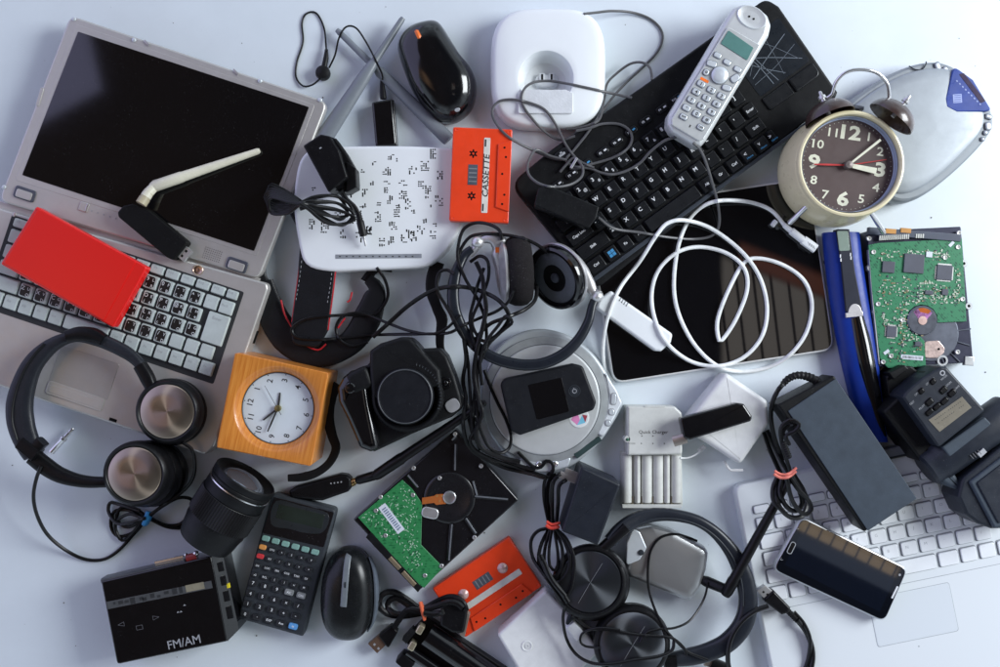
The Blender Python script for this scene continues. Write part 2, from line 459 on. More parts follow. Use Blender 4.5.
# base
BZ = 27
mb = MB(); base = [(-8,206),(267,283),(268,289),(214,447),(205,455),(-64,365)]
mb.prism(rnd(ccw(t.pp(base, BZ)), 5, 4), 1.5, BZ, 2.2, 3, bot=3)
mb.prism(ccw(t.pp([(-2,200),(259,278),(255,288),(-6,211)], 22)), 6, 19, 1, 2)
body = t.part('base', mb, SILV)
# speaker dots and strip under the screen
mb = MB()
for i in range(9):
    for j in range(6):
        q = t.P(206 + i*2.0 - j*.7, 247 + i*.65 + j*2.0, 24.35); mb.sheet(circ(q.x, q.y, .42, 6), 24.45)
t.part('speaker_grille', mb, INKD, lid)
mb = MB(); q = t.P(84, 207, 24); mb.prism(rrect(9, 9, 1.5, q.x, q.y, 3), 23, 25, .5, 2, 0); mb.box(q.x+3.2, q.y, 2, 8, 23, 25.4, bev=.4, mi=1)
for i in range(5):
    q = t.P(92+i*6, 211+i*1.9, 24); mb.sheet(circ(q.x, q.y, .8, 8), 24.5, 2)
t.part('lid_switch', mb, [SILV, CHROME, INKG], lid)
for p in ((25,194),(237,265)):
    q = t.P(*p, 24); mb = MB()
    mb.prism(rrect(21, 12, 3, q.x, q.y, 4), 20, 25.6, .8, 2, 1); mb.prism(rrect(16, 8, 2, q.x, q.y-1, 4), 20, 26.6, .8, 2, 0)
    t.part('hinge', mb, [SILV, DSTEEL], lid)
mb = MB(); q = t.P(198, 270, BZ); mb.lathe([(5.2,BZ-2),(5.2,BZ+.5),(4.6,BZ+.9),(4.3,BZ+.5),(4.1,BZ+.4),(.01,BZ+.9)], Matrix.Translation((q.x,q.y,0)), 24)
t.part('power_button', mb, mat('warm_steel', (.55,.42,.33), .25, 1.), body)
# keyboard well: origin measured at base centre (102,330)
bc = t.P(102, 330, BZ)
def LB(u, v): return (bc.x + u * .973, bc.y + v * .973)
mb = MB(); c = LB(.5, 32.5); mb.prism(rrect(238, 94.5, 2, c[0], c[1], 3), BZ-1, BZ+.25, .1, 1); t.part('keyboard_well', mb, mat('key_gap', (.02,.022,.024), .6), body)
rows = [(74.8, 10.6, [16.0]*15), (61, 15.6, [15.8]*14+[17.5]), (45, 15.6, [19,15.8,15.8,15.8,15.8,15.8,15.8,15.8,15.8,15.8,15.8,15.8,15.8]),
        (29, 15.6, [22.5]+[15.8]*12), (13, 15.6, [27]+[15.8]*12+[15.8]), (-5.5+2.6, 15.6, [15.8,15.8,15.8,15.8,15.8,48,15.8,15.8,15.8,15.8,15.8,15.8,15.8])]
legs = ["", "1234567890-^", "QWERTYUIOP@[", "ASDFGHJKL;:]", "ZXCVBNM,./\\", ""]
random.seed(3)
for ri, (v, h, ws) in enumerate(rows):
    u = -118.0
    for ci, w in enumerate(ws):
        if u + w > 120: w = 119.4 - u
        if w < 7: break
        lg = legs[ri]; li = ci - 1
        c = LB(u + w/2, v); px = None
        st = ri in (1,2,3,4) and 0 <= li < len(lg)
        if ri == 4 and li >= 10: st = False
        mb = MB(); ww = w * .973 - 1.5; hh = h * .973 - 1.5
        mb.prism(rrect(ww - 1.6, hh - 1.6, .8, n=2), 0, 3.2, .4, 2, 0, taper=.8)
        if st:
            mb.prism(rrect(ww - 4.6, hh - 3.0, 2.4, -.6, .2, 3), 3.1, 3.5, .15, 1, 1)
            ch = lg[li]
            mb.text(ch, 5.4, -3.2, 2.7, 3.56, 0, 2, .0); mb.text(random.choice('GTLNHUEFKVYZ'), 4.2, 2.4, 2.7, 3.56, 0, 2, .0)
            mb.text(random.choice('96ABDRSPCOQ'), 4.2, 2.3, -3.4, 3.56, 0, 2, .0)
            if random.random() < .6: mb.text(random.choice('jlic'), 4.0, -3.4, -3.2, 3.56, 0, 2)
        else:
            wd = {0: 'F%d' % ci, 5: random.choice(['Ctrl','Fn','Alt','Ins','Del'])}.get(ri, '')
            if ri == 1 and ci >= 13: wd = ['/ -','Back'][min(1, ci-13)]
            if wd and w < 30: mb.text(wd, 3.4, -1.5, 1.5, 3.26, 0, 2 + 1)
        t.part('key', mb, [KEYG, STICK, INK, INKG], body, loc=(c[0], c[1], BZ + .3))
        u += w
c = LB(107.5, 37.2); mb = MB(); mb.prism(rrect(20.5, 29, 1, n=2), 0, 3.2, .4, 2, 0, taper=.8); mb.text('Enter', 4.2, -1, 10, 3.3, 0, 1)
t.part('key', mb, [KEYG, INKG], body, loc=(c[0], c[1], BZ + .3))
mb = MB(); c = LB(-3.5, -46); mb.prism(rrect(60, 37, 1.5, c[0], c[1], 3), BZ-1, BZ+.35, .25, 1)
pad = t.part('touchpad', mb, mat('touchpad_silver', (.42,.41,.40), .36, .5, var=.02), body)
mb = MB(); c = LB(-4.5, -71); mb.prism(rrect(58, 13.5, 3, c[0], c[1], 3), BZ-1, BZ+.9, .7, 2)
mb.prism(rrect(53, 8, 3, c[0], c[1]-.5, 3), BZ-1, BZ+1.2, .5, 2)
t.part('touchpad_button', mb, SILV, pad)
mb = MB(); q = t.P(113, 420, BZ); mb.box(q.x, q.y, 7.5, 3, BZ-2, BZ+.3, bev=0); q = t.P(14.5, 214.5, BZ); mb.box(q.x, q.y, 2.5, 4.5, BZ-1, BZ+.6, mi=1)
t.part('latch_catch', mb, [HOLE, CHROME], body)
mb = MB()
for i in range(7):
    q = t.P(266.5 - i*6.3, 300 + i*18.5, 16); mb.box(q.x, q.y, 2.0, [11,7,13,5,9,12,6][i], 8, 15, bev=.2, ang=0)
t.part('side_port', mb, HOLE, body)

# ------------------------------------------------------------------ red box
t = Thing('storage_case', 'bright red plastic case lying across the keys of the silver laptop', 'case', 74, 266, 31, 44, -28.8)
mb = MB(); mb.prism(rnd(ccw(t.pp([(36,206),(147,267),(113,328),(0,264)], 44)), 2.5, 4), 0, 13, 1.6, 3, bot=1)
b = t.part('case_body', mb, RED)
mb = MB(); mb.prism(rnd(ccw(t.pp([(37.5,208.5),(136,262),(104,321),(3,263)], 44.6)), 2, 3), 12, 13.7, .7, 2)
t.part('sliding_cover', mb, RED)

# ------------------------------------------------------------------ wifi adapter with cream aerial
t = Thing('wireless_adapter', 'black USB wireless adapter with a cream aerial, lying over the laptop screen', 'wifi adapter', 152, 233, 25.5, 40, -41)
mb = MB(); mb.prism(rnd(ccw(t.pp([(117,212),(123,205.5),(132,203.5),(148,209),(188,242),(173,260.5),(166,257),(118,217)], 39)), [4,4,4,3,1.5,1.5,3,4], 4), 0, 13, 1.6, 3, bot=1)
t.part('adapter_body', mb, mat('soft_black_plastic', (.005,.005,.005), .5, bump=.15, dust=.1, spec=.15))
mb = MB(); c = t.P(183, 252.5, 34)
mb.box(c.x, c.y, 12, 13, 3, 8.6, bev=.5); mb.box(c.x-6.6, c.y, 3, 19, 2, 10, bev=.5)
for s in (-1, 1): mb.box(c.x+1.5, c.y + 3*s, 2.2, 2.2, 8, 8.8, bev=0, mi=1)
t.part('usb_plug', mb, [STEEL, HOLE])
A = t.P(141, 204, 40); B = t.P(148.5, 192.5, 37); D = t.P(155, 186, 34.5)
d = B - A
mb = MB(); mb.sweep([A, A + d*.5, A + d*.51, B], [5.4, 5.4, 5.0, 5.0], 16); g = t.part('aerial_joint', mb, mat('tan_plastic', (.45,.40,.27), .4))
mb = MB(); E = t.P(260, 150.5, 28.5)
mb.sweep([B - d*.4, B, D], [5.2, 5.0, 4.6], 16)
mb.sweep([D - (E-D).normalized()*4, D, D + (E-D)*.25, D + (E-D)*.27, D + (E-D)*.6, E - (E-D).normalized()*2, E], [3.8, 5.6, 5.4, 4.9, 4.1, 3.0, 2.0], 16)
t.part('aerial', mb, mat('cream_aerial_plastic', (.70,.67,.54), .42, var=.05))

# ------------------------------------------------------------------ bluetooth receiver with earbud lead
t = Thing('clip_receiver', 'small glossy black headset receiver standing at the edge of the white router', 'receiver', 384, 123, 0, 15, 3)
mb = MB(); mb.prism(rnd(ccw(t.pp([(371.5,102),(392,98.5),(396.5,146),(375.5,147)], 15)), [3,5,2,2], 4), 0, 15, 2, 3)
mb.prism(rnd(ccw(t.pp([(391,98.5),(394,100.5),(397.5,146),(394,147)], 11)), [1,1,1,1], 3), 0, 12, 1, 3)
t.part('receiver_body', mb, GLOSS)
mb = MB(); mb.sweep([t.P(383.5,99,9), t.P(383,93,9), t.P(382.5,88,9), t.P(382,76,9)], [3.3,3.2,2.6,1.6], 14); t.part('jack', mb, RUB)

# router antennas and body come first, then the lead is laid over them
rt = Thing('wireless_router', 'white wireless router with two long grey aerials and a pixel vent pattern', 'router', 382, 208, 0, 26, 1.5)
GAER = mat('grey_aerial_plastic', (.18,.20,.225), .36, var=.03)
mb = MB(); a, b = rt.P(337,30,9), rt.P(449,140,11); L = [a + (b-a)*f for f in (0,.02,.35,.38,.98,1)]
mb.sweep(L, [2.4,3.0,3.6,5.4,7.0,6.4], 18, flat=[2.4,3,3.2,4,4.6,4.4]); rt.part('aerial', mb, GAER)
mb = MB(); a, b = rt.P(403,18,15), rt.P(322,141,17); L = [a + (b-a)*f for f in (0,.02,.35,.38,.5,.98,1)]
mb.sweep(L, [2.4,3.0,3.9,5.2,6.5,8.8,8], 18, flat=[2.4,3,3.4,4,4.8,5,4.8]); rt.part('aerial', mb, GAER)
outl = [(318,148),(345,146.5),(400,146),(440,147.5),(458,150),(467,158),(468,190),(465,215),(459,232),(449,249),(437,261),(423,267.5),(392,269.5),(362,270.5),(330,271.5),(306,264),(298,238),(294,205),(297,172),(304,155)]
op = smooth_poly(ccw(rt.pp(outl, 24)), 4)
mb = MB(); mb.prism(op, 2, 26, 3.2, 5, bot=4)
bd = rt.part('router_body', mb, WHITE)
mb = MB(); rr = random.Random(11)
cl = [(392,157),(399,161),(434,156),(375,164),(364,172),(388,172),(426,167),(414,171),(373,184),(404,183),(422,186),(388,188),(366,195),(404,196),(391,201),(364,209),(398,212),(414,213),(433,206),(379,218),(394,227),(426,222),(422,231),(411,236),(371,231),(313,225),(326,229),(344,235),(369,232),(392,242),(415,237),(434,236),(441,176),(440,202),(350,192),(355,222),(383,243),(405,240),(315,190),(340,215),(436,226),(360,238),(409,205),(429,193),(380,205)]
for cx, cy in cl:
    big = rr.random(); nx, ny = (2, 2) if big < .2 else rr.choice([(3,5),(4,4),(3,6),(4,5),(3,4)])
    for i in range(nx):
        for j in range(ny):
            if rr.random() < .56:
                q = rt.P(cx + (i - nx/2) * 2.15, cy + (j - ny/2) * 2.15, 26); mb.box(q.x, q.y, *rr.choice([(1.35,1.35),(1.35,1.35),(1.3,2.6),(2.4,.9)]), 25.9, 26.06, bev=0)
rt.part('vent_holes', mb, HOLE, bd)
mb = MB(); c = rt.P(378.5, 256.3, 26); mb.box(c.x, c.y, 84, 4.2, 25.5, 26.25, ang=-1, bev=.1)
for i in range(12):
    q = rt.P(340 + i*6.6, 256.5, 26); mb.box(q.x, q.y, 1.6, 1.1, 26.2, 26.36, bev=0, mi=1)
rt.part('indicator_strip', mb, [mat('grey_strip', (.27,.29,.32), .35), INKD], bd)

mb = MB(); q = t.P(323,73,6); mb.lathe([(4,0),(7,2),(7.4,7),(6.4,10.5),(4,11.6),(.01,12)], Matrix.Translation((q.x,q.y,0)), 28)
e = t.part('earbud', mb, RUB)
mb = MB(); mb.sweep([t.P(324,68,6), t.P(326,58,6), t.P(326.5,49.5,5)], [2.9,2.7,1.6], 12, mi=0); t.part('earbud_stem', mb, RUB, e)
cable_part(t, 'lead', [(326.5,51),(324,28),(316,13),(306,14),(302,24),(303,42),(297,62),(296,77),(303,86),(312,85),(320,79)], .95, CAB)
cable_part(t, 'lead', [(329,68),(335,55),(339,38),(346,27),(356,28),(366,42),(375,59),(382,74),(382.5,80)], .95, CAB)

# ------------------------------------------------------------------ mice
def mouse_prof(h): return [(1.0, h*.28), (.985, h*.45), (.94, h*.63), (.86, h*.78), (.74, h*.89), (.56, h*.965), (.34, h*.995), (.1, h)]
t = Thing('mouse', 'glossy black computer mouse with an orange scroll wheel', 'mouse', 437, 70, 0, 24, -65)
o = [(399,56),(397,44),(402,32),(412,24),(425,20),(434,19.5),(441,24),(450,38),(460,54),(470,66),(476,80),(476,96),(471,110),(460,120),(449,123),(436,119),(422,105),(411,88),(404,71)]
mb = MB(); P = smooth_poly(ccw(t.pp(o, 16)), 3); mb.dome2(P, 1.5, mouse_prof(35), (50, 30)); t.part('shell', mb, GLOSS)
q = t.P(418.5, 35.5, 32); mb = MB(); mb.lathe([(2.2,-2.3),(6.6,-2.1),(7.4,0),(6.6,2.1),(2.2,2.3)], Matrix.Translation((q.x, q.y, 27.2)) @ Matrix.Rotation(R(90),4,'X'), 28)
t.part('scroll_wheel', mb, ORW)
t.parts_txt = MB()
q = t.P(457.5, 110, 26); tb = MB(); tb.prism(circ(0,0,1.9,20,2.9), 0, .4, .1, 1); o_ = t.part('emblem', tb, STEEL, loc=(q.x, q.y, 27.2)); o_.rotation_euler = (R(20), R(28), R(0))
t = Thing('mouse', 'matt black computer mouse with a long grey scroll strip, beside the calculator', 'mouse', 346, 597, 0, 28, -2)
P = squircle(0, 0, 27.5, 47.5, 2.35, 64)
mb = MB(); mb.dome(t.uu([(x*(1 - .05*(y/48)), y) for x, y in P]), 1.5, [(1.0,11),(.99,17),(.95,23),(.88,28),(.77,32),(.6,35),(.38,36.6),(.12,37)])
t.part('shell', mb, mat('smooth_black_plastic', (.008,.009,.010), .27, dust=.12, spec=.35))
mb = MB(); L = [Vector((x*t.k, y*t.k, z)) for x, y, z in [(1.2,42,25),(.8,39,29.7),(.4,30,33.7),(.2,20,36.2),(-.2,8,37.4),(-.6,-2,37.5),(-.9,-7,36.4)]]
mb.sweep(catmull(L, 3), 3.1, 12, 0, flat=1.2, e=4); mb.sweep([Vector((-.5,14,38.0)), Vector((.9,14,38.0))], 3.15, 8, 1, flat=.7)
t.part('scroll_strip', mb, [mat('grey_strip_plastic', (.16,.18,.20), .35), GREY])
mb = MB(); L = [Vector((x*t.k, y*t.k, z)) for x, y, z in [(20,38,12),(25.5,25,13),(28.0,8,13.5),(28.4,-10,13),(26,-28,12),(21,-38,11)]]
mb.sweep(catmull(L, 3), [1,2.4,3,3,2.4,1], 12, 0, flat=[4,8,9,9,7,4]); t.part('side_grip', mb, mat('blue_grey_plastic', (.10,.12,.15), .35))

# ------------------------------------------------------------------ cassettes
def cassette(name, label, quad, z, zt, ang, hubmat, text, flip=1):
    cx = sum(p[0] for p in quad)/4; cy = sum(p[1] for p in quad)/4
    t = Thing('cassette_tape', label, 'cassette', cx, cy, z, zt, ang)
    th = zt - z
    w = (Vector(quad[1]) - Vector(quad[0])).length; h = (Vector(quad[3]) - Vector(quad[0])).length
    mb = MB(); mb.prism(t.uu(rrect(w, h, 2.2)), 0, th, 1.0, 3, bot=1)
    tr = t.uu(rnd([(-w*.38,-h/2),(w*.38,-h/2),(w*.335,-h*.27),(-w*.335,-h*.27)], .8, 2)); mb.prism(tr, th-1, th+1.5, .7, 2)
    for px in (-.47,.47):
        for py in (-.44,.44):
            mb.lathe([(1.6,th-.5),(1.6,th+.35),(1.1,th+.2),(.01,th-.1)], Matrix.Translation((px*w*t.k, py*h*t.k, 0)), 14)
    s = t.part('shell', mb, ORNG)
    mb = MB(); mb.prism(t.uu(rrect(w*.80, h*.105, 1, 0, -h*.085)), th-1, th+.35, .15, 1, 0)
    if text:
        mb.text(text, 8.2, 0, -h*.085*t.k, th+.42, 0, 1, .015, 1.12, .18)
        for sx in (-1, 1): mb.box(sx*w*.33, (-h*.085 + 1.6)*t.k, 7, 1.6, th+.3, th+.42, bev=0, mi=1)
    t.part('label_strip', mb, [mat('cream_paper', (.66,.64,.58), .5), INKD])
    mb = MB(); mb.box(0, h*.135*t.k, w*.21, h*.155, th-.6, th+.2, bev=.1, mi=0)
    for i in range(4): mb.box((-w*.07 + i*w*.045)*t.k, h*.135*t.k, w*.012, h*.13, th+.1, th+.3, bev=0, mi=1)
    t.part('window', mb, [mat('smoked_window', (.09,.10,.12), .15, coat=.5), GRYK])
    for sx in (-1, 1):
        mb = MB(); r0 = 4.2*t.k
        if hubmat is HOLE:
            star = []
            for i in range(12):
                rr_ = r0 * (1.05 if i % 2 == 0 else .62)
                for da in (-8, 8): a = R(i*30 + da); star.append((sx*w*.225*t.k + rr_*math.cos(a), h*.14*t.k + rr_*math.sin(a)))
            mb.sheet(star, th+.05, 0); mb.lathe([(1.1,th),(1.1,th+.5),(.01,th+.5)], Matrix.Translation((sx*w*.225*t.k, h*.14*t.k, 0)), 12, 1)
        else:
            mb.lathe([(5.2,th-.2),(5.2,th+.3),(4.4,th+.9),(2.8,th+2.2),(.01,th+2.8)], Matrix.Translation((sx*w*.255*t.k, h*.125*t.k, 0)), 24, 1)
        t.part('reel_hub', mb, [HOLE, ORNG if hubmat is HOLE else hubmat])
    mb = MB()
    for x, y in ((-.3,-.38),(-.2,-.41),(.2,-.41),(.3,-.38),(.02,-.36)):
        q = ((x*w)*t.k, (y*h)*t.k); mb.prism(circ(q[0], q[1], 1.1, 12), th-.5, th+1.62 if abs(x) < .33 else th+.1, .05, 1)
    t.part('guide_hole', mb, HOLE)
    return t
cassette('c', 'orange cassette lettered CASSETTE between white router and phone base', [(452.5,221),(450,127),(508.5,131),(512,221.5)], 26.3, 38, 87.6, HOLE, 'CASSETTE')
cassette('c', 'red orange cassette with a blank label strip, under the coiled plug cable', [(432.5,588),(509,536),(543.5,587),(463.5,638.5)], 0, 11, 33.8, mat('rosy_cap', (.55,.36,.34), .3, .3), None)

# ------------------------------------------------------------------ adaptor on the router's left corner
t = Thing('power_adapter', 'black mains adapter with a tied cable bundle, on the white router corner', 'power adapter', 326, 164, 26, 58, -65)
top = [(303,145.5),(320.5,134),(330,136),(339,150),(347.5,177),(328.5,192.5)]
mb = MB(); mb.prism(rnd(ccw(t.pp(top, 58)), [2,3,4,3,2,2], 4), 0, 32, 1.6, 3)
mb.prism(rnd(ccw(t.pp([(326,134.5),(336,138),(346,152),(356,170),(357,184),(349,192),(330,190)], 48)), 3, 3), 0, 20, 2, 3)
mb.prism(rnd(ccw(t.pp([(345,160),(355,167),(356,186),(345,192)], 54)), 1, 2), 0, 22, 1, 2)
b = t.part('adapter_body', mb, BLK)
mb = MB(); q = t.P(320.5,148,58); mb.box(q.x,q.y,1.2,2.2,31.9,32.1,bev=0); t.part('indicator', mb, INKG, b)
cable_part(t, 'cable', [(340,190),(347,200),(355,208),(361,222)], 2.6, CAB)
mb = MB(); a_, b_ = t.P(358,212,40), t.P(363.5,236,34); dd = b_ - a_
mb.sweep([a_ + dd*f for f in (0,.1,.12,.2,.22,.3,.32,.4,.42,1)], [2.6,3.2,2.6,3.3,2.7,3.4,2.8,3.5,3.8,3.6], 16, mi=0)
mb.sweep([b_, b_ + dd*.12, b_ + dd*.13, b_ + dd*.42], [2.0,1.9,1.3,1.2], 12, mi=1); t.part('barrel_plug', mb, [RUB, STEEL])
random.seed(5)
for i in range(7):
    dy = (i - 3) * 2.0; e = random.uniform(-3, 3)
    cable_part(t, 'cable', [(300,203+dy*.25),(288,207+dy),(272,206+dy*1.25),(265+abs(dy)*.6,197+dy*1.1),(272,191+dy*1.1),(288,197+dy*.8),(302,203+dy*.2)], 1.5, CAB, lift=i*.6)
for i in range(6):
    dy = (i - 2.5) * 3.2
    cable_part(t, 'cable', [(300,203),(315,200+dy*.7),(335,201+dy),(349,208+dy*.8),(352+i*.6,217+dy*.25),(342,225-dy*.1),(325,220+dy*.3),(308,209),(300,204)] if i % 2 else
               [(300,203),(318,204+dy*.8),(337,205+dy*1.1),(347+i*.4,213+dy*.3),(340,218-dy*.2),(322,213+dy*.2),(302,204)], 1.5, CAB, lift=i*.5)
mb = MB(); c = t.P(302, 203.5, 36); mb.sweep([c + Vector((0,0,-1)) + Vector((math.cos(a)*6, math.sin(a)*2, 0)) for a in (0,)] + [c + Vector((1.5,.5,0))], 4.6, 12, 0, flat=5); t.part('tie', mb, BLK)
# ------------------------------------------------------------------ big headphones at the left
def ribbon(t, pts, widths, z, th, name, m, parent=None, e=3.0, n=16, step=3):
    L = catmull([Vector(tuple(t.P(p[0], p[1], p[2] if len(p) > 2 else z))) for p in pts], step)
    mb = MB(); mb.sweep(L, interp([w/2 for w in widths], len(L)), n, 0, flat=th/2, e=e)
    return t.part(name, mb, m, parent)
t = Thing('headphones', 'black folding headphones with copper coloured discs over the silver laptop corner', 'headphones', 100, 430, 0, 40, 0)
hb = ribbon(t, [(147,381),(141,366),(130,355),(113,345.5),(97,339.5),(80,336.5),(62,340),(46,350),(32,366),(23,388),(19.5,408),(22,428),(29,446),(34,455)],
            [8,10,12.5,13,12.5,10,13,17,20,23,25.5,26,24,20], 44, 11, 'headband', mat('headband_rubber', (.016,.018,.024), .4, bump=.2, dust=.25, spec=.3))
mb = MB(); L = catmull([Vector(tuple(t.P(x,y,50))) for x,y in [(44,344),(33,356),(22,374),(14,398),(12,420),(17,440)]], 3)
mb.sweep(L, 1.3, 8, 0, flat=1.2); t.part('headband_seam', mb, RUB, hb)
mb = MB(); L = catmull([Vector(tuple(t.P(x,y,47))) for x,y in [(68,336),(80,333.5),(94,335),(104,340)]], 3); mb.sweep(L, [5.5,6.8,6.8,5.5], 12, 0, flat=7, e=3.5); t.part('hinge_sleeve', mb, BLK, hb)
mb = MB(); L = [Vector(tuple(t.P(x,y,42))) for x,y in [(25,446),(33,452),(42,443)]]; mb.sweep([t.P(22,442,44), t.P(38,455,44)], 7, 10, 0, flat=8, e=4)
mb.sweep([t.P(29,455,43), t.P(43,441,43)], 5.5, 10, 0, flat=7, e=4); t.part('fold_hinge', mb, BLK, hb)
ribbon(t, [(33,456),(44,465),(58,474),(74,479.5),(90,482),(109,482)], [17,17,15,12.5,11,10], 38, 11, 'arm', BLK, hb)
ribbon(t, [(140,365),(147,377),(154,392)], [13,14,11], 44, 12, 'arm', BLK, hb)
for (cx, cy, r, bx, by) in ((167,411.5,27.3,175,413), (134.5,474,27,152,475)):
    q = t.P(cx, cy, 50); q2 = t.P(bx, by, 20); r *= .95
    mb = MB()
    L = []
    for f, rr_, z in ((0,33,4),(.1,35,8),(.2,35.5,16),(.3,33,19),(.35,35,21),(.5,35,30),(.6,33,33),(.72,34.5,36),(.9,34,44),(1,32.5,49),(1,30,51.2),(1,28.6,50.6),(1,28,49.6),(1,.1,49.4)):
        c = q2.lerp(q, f); n_ = 56; rad = rr_ * .93
        L.append([(c.x + rad*math.cos(2*math.pi*i/n_), c.y + rad*math.sin(2*math.pi*i/n_), z) for i in range(n_)])
    mb.loft(L); cup = t.part('ear_cup', mb, BLK)
    t.spun('disc', [(r*.99,-1),(r*.99,.6),(r*.95,1.2),(r*.5,1.55),(.05,1.6)], (q.x, q.y, 49.4), DISCC, cup, n=64)
mb = MB(); a_ = t.P(51.5,452,9); b_ = t.P(73.5,428,9); dd = b_ - a_
mb.sweep([a_ + dd*f for f in (0,.5,.52,.6,.62,.82,.83,.87,.95,1)], [3.0,2.9,3.4,3.3,2.0,2.0,1.6,2.0,1.9,.8], 14); t.part('jack_plug', mb, CHROME)
for pts in ([(41,466),(36,480),(33.5,497),(37,515),(47,534),(64,549),(84,559),(103,559.5),(118,551),(132,536),(146,520)],
            [(147,519),(132,533),(118,536),(111,526),(114,512),(128,510),(145,518)],
            [(147,518),(128,527),(117,519),(122,507),(136,509),(146,517)],
            [(146,517),(125,540),(116,531),(117,521),(130,514),(146,519)],
            [(146,518),(120,524),(109,513),(110,503),(118,504),(140,511)],
            [(150,518),(165,525),(180,524),(190,513),(192,500),(178,498),(160,508),(150,516)],
            [(150,519),(168,527),(186,527),(200,517)],
            [(150,515),(165,504),(182,492),(192,480),(195,466),(192,450),(182,442)]):
    cable_part(t, 'cable', pts, 1.75, CAB)
mb = MB(); c = Vector(t.P(147,517.5,9)); mb.sweep([t.P(149.5,512,12), t.P(145.5,523.5,12)], 3.2, 14, 0, flat=5, e=3, up=(0,0,1))
t2 = Thing('cable_tie', 'bright blue tie wrapped round the coiled headphone cable', 'cable tie', 147, 517.5, 4, 10, 0)
mb = MB(); a_, b_ = t2.P(149.5,511.5,11), t2.P(145.5,523.5,11); mb.sweep([a_, a_.lerp(b_,.5) + Vector((.8,0,1)), b_], [2.8,3.4,3.0], 14, 0, flat=6.5, e=2.5)
t2.solo(mb, BTIE)

# ------------------------------------------------------------------ wooden clock
t = Thing('desk_clock', 'square orange wooden desk clock with a white dial', 'clock', 271.5, 410.5, 0, 58, -12.3)
quad = rnd(ccw(t.pp([(235,352),(328.5,373),(311,466.5),(216,447.5)], 58)), 1.5, 3)
dc = t.P(276, 409, 58); N = 64
def bevel_ring(poly, c, n):     # resample outline towards n rays from c, so that it can be bridged to a circle
    out = []
    for i in range(n):
        a = 2*math.pi*i/n; d = Vector((math.cos(a), math.sin(a))); best = None
        for j in range(len(poly)):
            p, q = Vector(poly[j]) - Vector(c), Vector(poly[(j+1) % len(poly)]) - Vector(c); e = q - p
            den = d.x*e.y - d.y*e.x
            if abs(den) < 1e-9: continue
            s_ = (p.x*e.y - p.y*e.x)/den; u_ = (p.x*d.y - p.y*d.x)/den
            if s_ > 0 and -1e-6 <= u_ <= 1 + 1e-6 and (best is None or s_ < best): best = s_
        out.append((c[0] + d.x*best, c[1] + d.y*best))
    return out
ringp = bevel_ring(quad, (dc.x, dc.y), 180)
for i in range(len(quad)):       # keep the corners exact
    v = Vector(quad[i]); j = min(range(180), key=lambda a: (Vector(ringp[a]) - v).length); 
    ringp[j] = quad[i]
cc = lambda r_: circ(dc.x, dc.y, r_, 180)
mb = MB()
L = [[(x,y,0) for x,y in ringp], [(x,y,57.2) for x,y in ringp], [(x,y,58) for x,y in inset(ringp,.8)]]
for r_, z in ((43.5,58),(41.5,56.8),(39,53.5),(36.6,49.5),(36.2,48.5)): L.append([(x*1,y*1,z) for x,y in cc(r_*.942)])
mb.loft(L, cap1=False); case = t.part('case', mb, WOOD)
mb = MB(); mb.lathe([(34.6,47.6),(34.6,49.2),(34.0,50.0),(33.4,49.2)], Matrix.Translation((dc.x,dc.y,0)), 64, cap1=False); t.part('dial_ring', mb, DSTEEL)
mb = MB(); mb.prism(circ(dc.x, dc.y, 34.2, 64), 44, 48.5, .1, 1, 0)
ua = 167 - (-12.3) - 0   # direction of 12 in the local frame
def dialpos(hour, r_, off=0):
    a = R(ua - 0 - hour*30 + off); return dc.x + r_*math.cos(a), dc.y + r_*math.sin(a)
for h in range(1, 13):
    x, y = dialpos(h, 27.3); mb.text(str(h), 7.6, x, y, 48.6, ua - 90, 1, .012)
    x, y = dialpos(h, 32.6); mb.sheet(circ(x, y, .55, 8), 48.6, 1)
dial = t.part('dial', mb, [DIALW, INKD])
def hand(t, c, ang, length, tail, w0, w1, z, m, name, parent, th=.6):
    d = Vector((math.cos(ang), math.sin(ang))); n = Vector((-d.y, d.x)); P0 = Vector((c[0], c[1]))
    pl = [P0 - d*tail - n*w0*.5, P0 + d*length*.65 - n*w1*.5, P0 + d*length - n*.35*w1, P0 + d*length + n*.35*w1, P0 + d*length*.65 + n*w1*.5, P0 - d*tail + n*w0*.5]
    mb = MB(); mb.prism([(p.x,p.y) for p in pl], z, z + th, .12, 1); return t.part(name, mb, m, parent)
def dirto(px, py, cx, cy, zz): 
    a = t.P(px, py, zz) - t.P(cx, cy, zz); return math.atan2(a.y, a.x)
hand(t, (dc.x,dc.y), dirto(278,393,276,409,50), 15, 3, 2.2, 2.0, 49.0, INKD, 'alarm_hand', dial)
hand(t, (dc.x,dc.y), dirto(261,421,276,409,50), 18, 3, 1.8, 2.0, 49.8, INKD, 'hour_hand', dial)
hand(t, (dc.x,dc.y), dirto(266,432,276,409,50), 24, 3, 1.6, 1.8, 50.6, INKD, 'minute_hand', dial)
hand(t, (dc.x,dc.y), dirto(263,386,276,409,50), 25, 7, .5, .4, 51.4, INKD, 'second_hand', dial)
mb = MB(); mb.lathe([(3.2,48.6),(3.2,51.6),(2.8,52.3),(.01,52.6)], Matrix.Translation((dc.x,dc.y,0)), 24); t.part('hub', mb, mat('dull_brass', (.30,.26,.12), .35, .9), dial)

